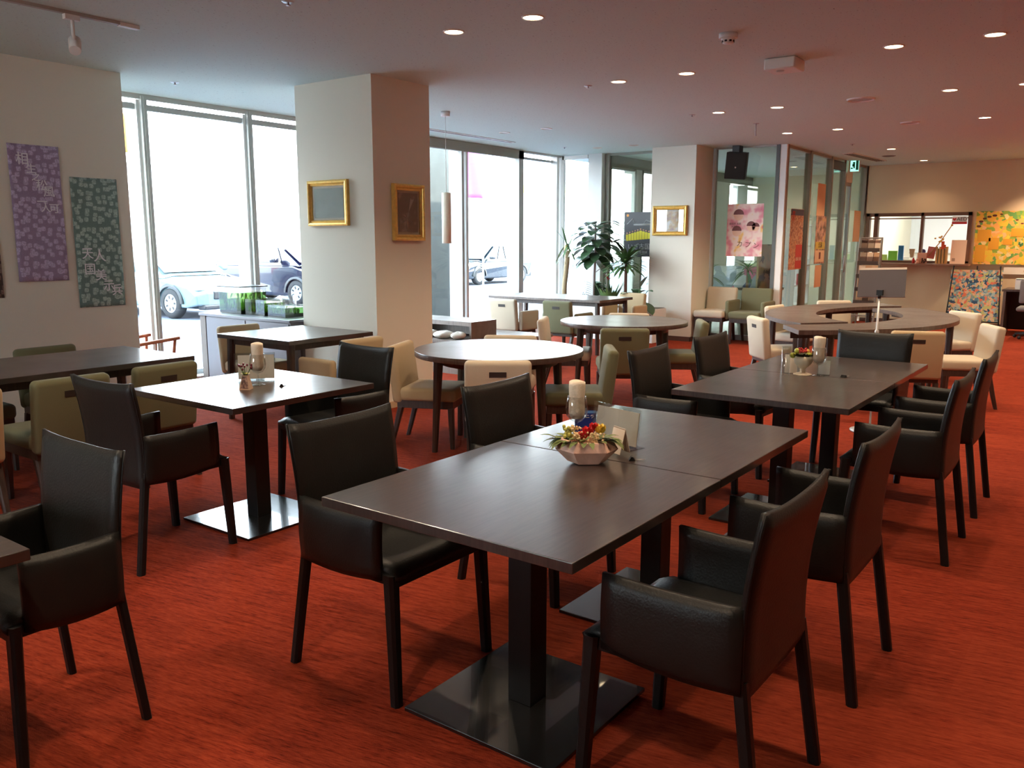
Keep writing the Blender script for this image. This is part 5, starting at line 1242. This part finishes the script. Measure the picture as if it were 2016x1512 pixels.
# ================================================================ on the tables
TZ = .73
def glass_napkin(x, y, label, hn=.125, tilt=0):
    """stemmed glass and the rolled towel standing in it are separate things"""
    g = thing('wine_glass', label[0], 'glass', (x, y, TZ), 0, 'wine glasses with rolled towels')
    MB().lathe([(0, .0015), (.034, .001), (.035, .003), (.008, .008), (.004, .02), (.0035, .055), (.006, .062), (.026, .072), (.041, .092), (.0445, .115), (.041, .145), (.036, .168), (.0345, .168), (.0396, .144), (.043, .115), (.0395, .093), (.025, .074), (.004, .0655), (0, .065)], n=32).done('bowl', M_crystal, g)
    n = thing('rolled_towel', label[1], 'towel', (x, y, TZ+.079), 0, 'rolled towels')
    rs = []
    for k in range(14):
        v = k/13; z = hn*v
        rr = .0305+(.0012*math.sin(v*9))+(-.010 if k == 0 else -.003 if k == 1 else 0)
        rs.append([Vector((rr*math.cos(q)*(1+.05*math.sin(3*q+v*4)), rr*math.sin(q)*(1+.05*math.cos(2*q+v*3)), z+(.003*math.sin(2*q) if k > 11 else 0))) for q in [2*PI*j/24 for j in range(24)]])
    rs.append([p*.55+Vector((0, 0, (hn-.004)*.45)) for p in rs[-1]]); rs.append([Vector((p.x*.5, p.y*.5, p.z+.002)) for p in rs[-1]])
    MB().rings(rs).done('roll', M_cloth, n)
def menu_stand(x, y, rz, w_, h_, label):
    t = thing('menu_stand', label, 'menu stand', (x, y, TZ), rz, 'acrylic menu stands')
    Mt = Matrix.Rotation(R(8), 4, 'Y')
    b = MB(); b.box(0, .0025, -w_/2, w_/2, .0, h_, M=Mt).box(.008, .0105, -w_/2, w_/2, .0, h_, M=Mt).box(-.03, .05, -w_/2, w_/2, 0, .003); b.done('acrylic_sleeve', M_acryl, t)
    b = MB(); b.box(.004, .0065, -w_/2+.006, w_/2-.02, .01, h_-.012, M=Mt); b.done('menu_sheet', M_paper, t)
def clip(x, y, rz, label):
    t = thing('binder_clip', label, 'clip', (x, y, TZ), rz, 'small black clips')
    b = MB(); b.prism([(-.012, 0), (.012, 0), (.003, .014), (-.003, .014)], -.014, .014, M=Matrix.Translation((0, 0, 0)) @ Matrix.Rotation(PI/2, 4, 'X')); b.done('clamp', M_black, t)
    MB().tube([(.010, -.006, .002), (.045, -.004, .004), (.047, .004, .004), (.010, .006, .002)], .0012, 6).done('lever', M_chrome, t)
# --- front group
menu_stand(2.765, 1.56, R(-15), .245, .15, 'clear acrylic menu stand with a cream sheet behind the flower bowl')
glass_napkin(2.775, 1.728, ('stemmed glass holding a rolled cream towel behind the flower bowl', 'cream rolled towel standing in the glass behind the flower bowl'), .148)
t = thing('folded_card', 'small cream folded card leaning right of the flower bowl', 'card', (2.615, 1.47, TZ), R(-25))
b = MB(); b.box(0, .0015, -.036, .036, .01, .10, M=Matrix.Rotation(R(14), 4, 'Y')).box(.03, .0315, -.036, .036, .006, .098, M=Matrix.Translation((.02, 0, 0)) @ Matrix.Rotation(R(-14), 4, 'Y')); b.done('card', M_paper, t)
t = thing('table_card', 'dark blue card with white characters behind the flowers', 'card', (2.87, 1.745, TZ), R(36))
b = MB(); b.box(0, .0015, -.043, .043, 0, .092, M=Matrix.Rotation(R(8), 4, 'Y')); b.done('card', mat('navy_card', srgb(26, 42, 110), .4), t)
b = MB(); b.box(-.0012, 0, -.043, .043, .08, .09, M=Matrix.Rotation(R(8), 4, 'Y')); b.done('light_band', mat('sky_band', srgb(90, 130, 180), .4), t)
text('lettering', 'ーバニラ', .018, mat('poster_white', srgb(240, 220, 200)), t, (.006, 0, .066), ROT_NX, ext=.0006)
clip(2.60, 1.385, R(-60), 'small black clip between the joined front tables')
def flower_bowl():
    t = thing('flower_bowl', 'faceted pink-white bowl filled with mixed flowers on the front tables', 'flower bowl', (2.475, 1.500, TZ), R(-53)); t.scale = (1.2, 1.2, 1.4)
    M_bowl = mat('pink_ceramic', srgb(236, 192, 172), .35, vary=.06, vscale=40, bump=.2, bscale=90)
    # boat shaped: long in local X
    def rg(sx, sy, z, sh=0): return [Vector((sx*c+sh, sy*s_, z+e)) for c, s_, e in ((1, .25, .004), (.55, .9, 0), (-.5, 1, 0), (-1, .3, .006), (-1, -.35, .006), (-.45, -1, 0), (.6, -.95, 0), (1, -.3, .004))]
    rs = [rg(.045, .026, 0), rg(.056, .034, .002), rg(.092, .052, .034), rg(.074, .044, .058, .0), rg(.067, .038, .058), rg(.070, .04, .045)]
    MB().rings(rs, smooth=False).done('bowl', M_bowl, t, bevel=.001)
    r_ = random.Random(2); G = mat('sage_leaf', srgb(104, 116, 62), .6, vary=.2, vscale=60)
    b = MB()
    for k in range(46):
        a = r_.random()*6.28; rr = .02+.05*r_.random()
        b.leaf((rr*math.cos(a)*1.1, rr*math.sin(a)*.6, .055), (math.cos(a), math.sin(a), .3+.7*r_.random()), .03+.035*r_.random(), .018, .9, .15, 5)
    for s in (-1, 1):
        for k in range(5): b.leaf((s*.055, -.01+.006*k, .06), (s, -.5+.22*k, .3), .062, .024, 1.1, .15, 6)
    b.done('foliage', G, t, recalc=False)
    def rose(x, y, z, r0, m, nm):
        b = MB(); b.ball((x, y, z), r0*.55, 8, (1, 1, 1.1))
        for k in range(12):
            a = k*2.4; e = .9-.05*k; b.leaf((x, y, z-r0*.6), (math.cos(a)*(.5+.06*k), math.sin(a)*(.5+.06*k), 1), r0*1.5, r0*1.3, -.4, -.3, 4)
        b.done(nm, m, t, recalc=False)
    rr = mat('red_petal_bright', srgb(206, 40, 44), .5); yy = mat('yellow_petal', srgb(236, 206, 90), .5)
    rose(.004, -.004, .080, .018, rr, 'red_rose'); rose(-.012, -.018, .073, .015, rr, 'red_rose'); rose(.022, .008, .09, .014, rr, 'red_rose'); rose(.04, .004, .085, .018, yy, 'yellow_rose')
    b = MB(); cx = mat('dried_cream', srgb(226, 196, 150), .8)
    for (cx_, cy_, cz_, n) in ((-.030, -.006, .078, 34), (-.022, -.022, .066, 26), (.016, -.026, .066, 34), (.036, -.022, .062, 24)):
        for k in range(n): b.ball((cx_+.015*(r_.random()-.5)*2, cy_+.012*(r_.random()-.5)*2, cz_+.016*(r_.random()-.5)*2), .0034, 5)
    b.done('small_blossoms', cx, t)
    b = MB()
    for k in range(20): b.ball((-.052+.03*(r_.random()-.5), .0+.02*(r_.random()-.5), .082+.03*(r_.random()-.5)), .0055, 5)
    b.done('buds', mat('pale_bud', srgb(196, 190, 96), .6), t)
flower_bowl()
# --- glaring table group
menu_stand(2.88, 3.90, R(50), .22, .155, 'clear acrylic menu stand with a cream sheet on the glaring square table')
glass_napkin(2.80, 3.765, ('stemmed glass holding a rolled cream towel on the glaring square table', 'cream rolled towel standing in the glass on the glaring square table'), .148)
clip(2.845, 3.63, R(-40), 'small black clip on the glaring square table')
t = thing('berry_plant', 'tiny dark red berry plant in a card pot printed with a picture', 'plant', (2.68, 3.71, TZ), R(35))
b = MB(); b.rings([[Vector((x*s_, y*s_, z)) for x, y in ((-.028, -.028), (.028, -.028), (.028, .028), (-.028, .028))] for s_, z in ((1, 0), (.5, .075), (.42, .075), (.5, .05))], None, False); b.done('card_pot', mat('kraft_card', srgb(206, 170, 140), .7), t)
b = MB(); b.face([(-.0275, .021, .006), (-.0275, -.021, .006), (-.0162, -.012, .07), (-.0162, .012, .07)]); b.done('printed_face', ramp_mat('sepia_print', [(.35, srgb(70, 50, 46)), (.5, srgb(130, 96, 84)), (.65, srgb(200, 160, 140))], 60, detail=3), t, recalc=False)
b = MB(); bb = MB(); r_ = random.Random(6)
for k in range(14):
    a = r_.random()*6.28; e = (.032*math.cos(a), .032*math.sin(a), .10+.035*r_.random()); b.tube([(0, 0, .06), (e[0]*.5, e[1]*.5, .09), e], .0012, 5); bb.ball(e, .0062, 6, (1, 1, 1.2))
b.done('stems', M_leafm, t); bb.done('berries', mat('wine_berry', srgb(104, 32, 38), .35), t)
b = MB()
for k in range(8): a = k*.8; b.leaf((0, 0, .075), (math.cos(a), math.sin(a), .6), .03, .016, .4, .1, 4)
b.done('leaves', mat('pale_bud', srgb(196, 190, 96)), t, recalc=False)
# --- back pair group
glass_napkin(4.93, 1.435, ('stemmed glass holding a rolled towel beside the fruit goblet', 'cream rolled towel standing in the glass beside the fruit goblet'), .148)
t = thing('tumbler', 'tall clear glass cylinder left of the fruit goblet', 'glass', (4.872, 1.605, TZ))
MB().lathe([(0, .001), (.024, .001), (.025, .004), (.025, .165), (.0225, .165), (.0225, .008), (0, .007)], n=28).done('body', M_acryl, t)
t = thing('fruit_goblet', 'cream footed goblet filled with green apples and berries', 'goblet', (4.93, 1.523, TZ), .3); t.scale = (1.2, 1.2, 1.12)
M_gob = mat('cream_ceramic', srgb(222, 206, 178), .35, vary=.05, vscale=30)
MB().lathe([(.012, .018), (.014, .026), (.013, .032), (.026, .044), (.041, .062), (.044, .082), (.042, .098), (.0395, .098), (.041, .08), (.036, .062), (.02, .05), (0, .048)], n=32).done('cup', M_gob, t)
b = MB(); b.rings([[Vector((x*s_, y*s_, z)) for x, y in ((1, .35), (.35, 1), (-.35, 1), (-1, .35), (-1, -.35), (-.35, -1), (.35, -1), (1, -.35))] for s_, z in ((.042, 0), (.043, .003), (.014, .013), (.011, .024))], None, False); b.done('foot', M_gob, t)
M_app = mat('green_apple', srgb(168, 172, 62), .35, vary=.1, vscale=30); M_appo = mat('amber_apple', srgb(214, 160, 70), .35)
def fruit(x, y, z, r0, m, label):
    f = thing('apple', label, 'apple', (4.93+x, 1.523+y, TZ+z), 0, 'small apples in the goblet')
    MB().lathe([(0, -r0*.82), (r0*.3, -r0*.92), (r0*.75, -r0*.62), (r0, 0), (r0*.8, r0*.62), (r0*.35, r0*.86), (0, r0*.7)], n=20).done('flesh', m, f); MB().tube([(0, 0, r0*.65), (.001, 0, r0*1.1)], .0012, 5).done('stalk', M_wleg, f)
fruit(-.012, .032, .138, .019, M_app, 'green apple at the top left of the fruit goblet')
fruit(-.03, .052, .113, .018, M_app, 'green apple hanging out at the left of the fruit goblet')
fruit(.0, -.030, .118, .017, M_app, 'green apple at the right of the fruit goblet')
fruit(.012, -.016, .135, .016, M_appo, 'amber apple at the top right of the fruit goblet')
b = MB(); r_ = random.Random(12)
for k in range(26): b.ball((-.018+.03*(r_.random()-.5), .004+.034*(r_.random()-.5), .13+.024*(r_.random()-.5)), .0052, 5)
b.done('red_berries', mat('red_berry', srgb(190, 40, 34), .4), t)
b = MB()
for k in range(60):
    a = r_.random()*6.28; rr = .036*r_.random()**.5; b.leaf((rr*math.cos(a), rr*math.sin(a), .095), (math.cos(a), math.sin(a), .4+r_.random()), .03, .014, .5, .2, 4)
b.done('foliage', mat('olive_moss', srgb(66, 62, 40), .8), t, recalc=False)
t = thing('folded_card', 'cream folded card between the tumbler and the fruit goblet', 'card', (4.955, 1.60, TZ), R(20)); b = MB(); b.box(0, .0015, -.035, .035, 0, .105, M=Matrix.Rotation(R(8), 4, 'Y')).box(.028, .0295, -.035, .035, 0, .105, M=Matrix.Rotation(R(-8), 4, 'Y')); b.done('card', M_paper, t)
t = thing('acrylic_card_holder', 'white card in a clear holder right of the fruit goblet', 'card holder', (4.99, 1.42, TZ), R(10)); Mt = Matrix.Rotation(R(10), 4, 'Y')
b = MB(); b.box(0, .002, -.035, .035, 0, .088, M=Mt).box(-.02, .05, -.035, .035, 0, .003); b.done('holder', M_acryl, t); b = MB(); b.box(.003, .0045, -.033, .033, .004, .085, M=Mt); b.done('card', M_white, t)
clip(4.97, 1.30, R(-20), 'small black clip beside the fruit goblet')
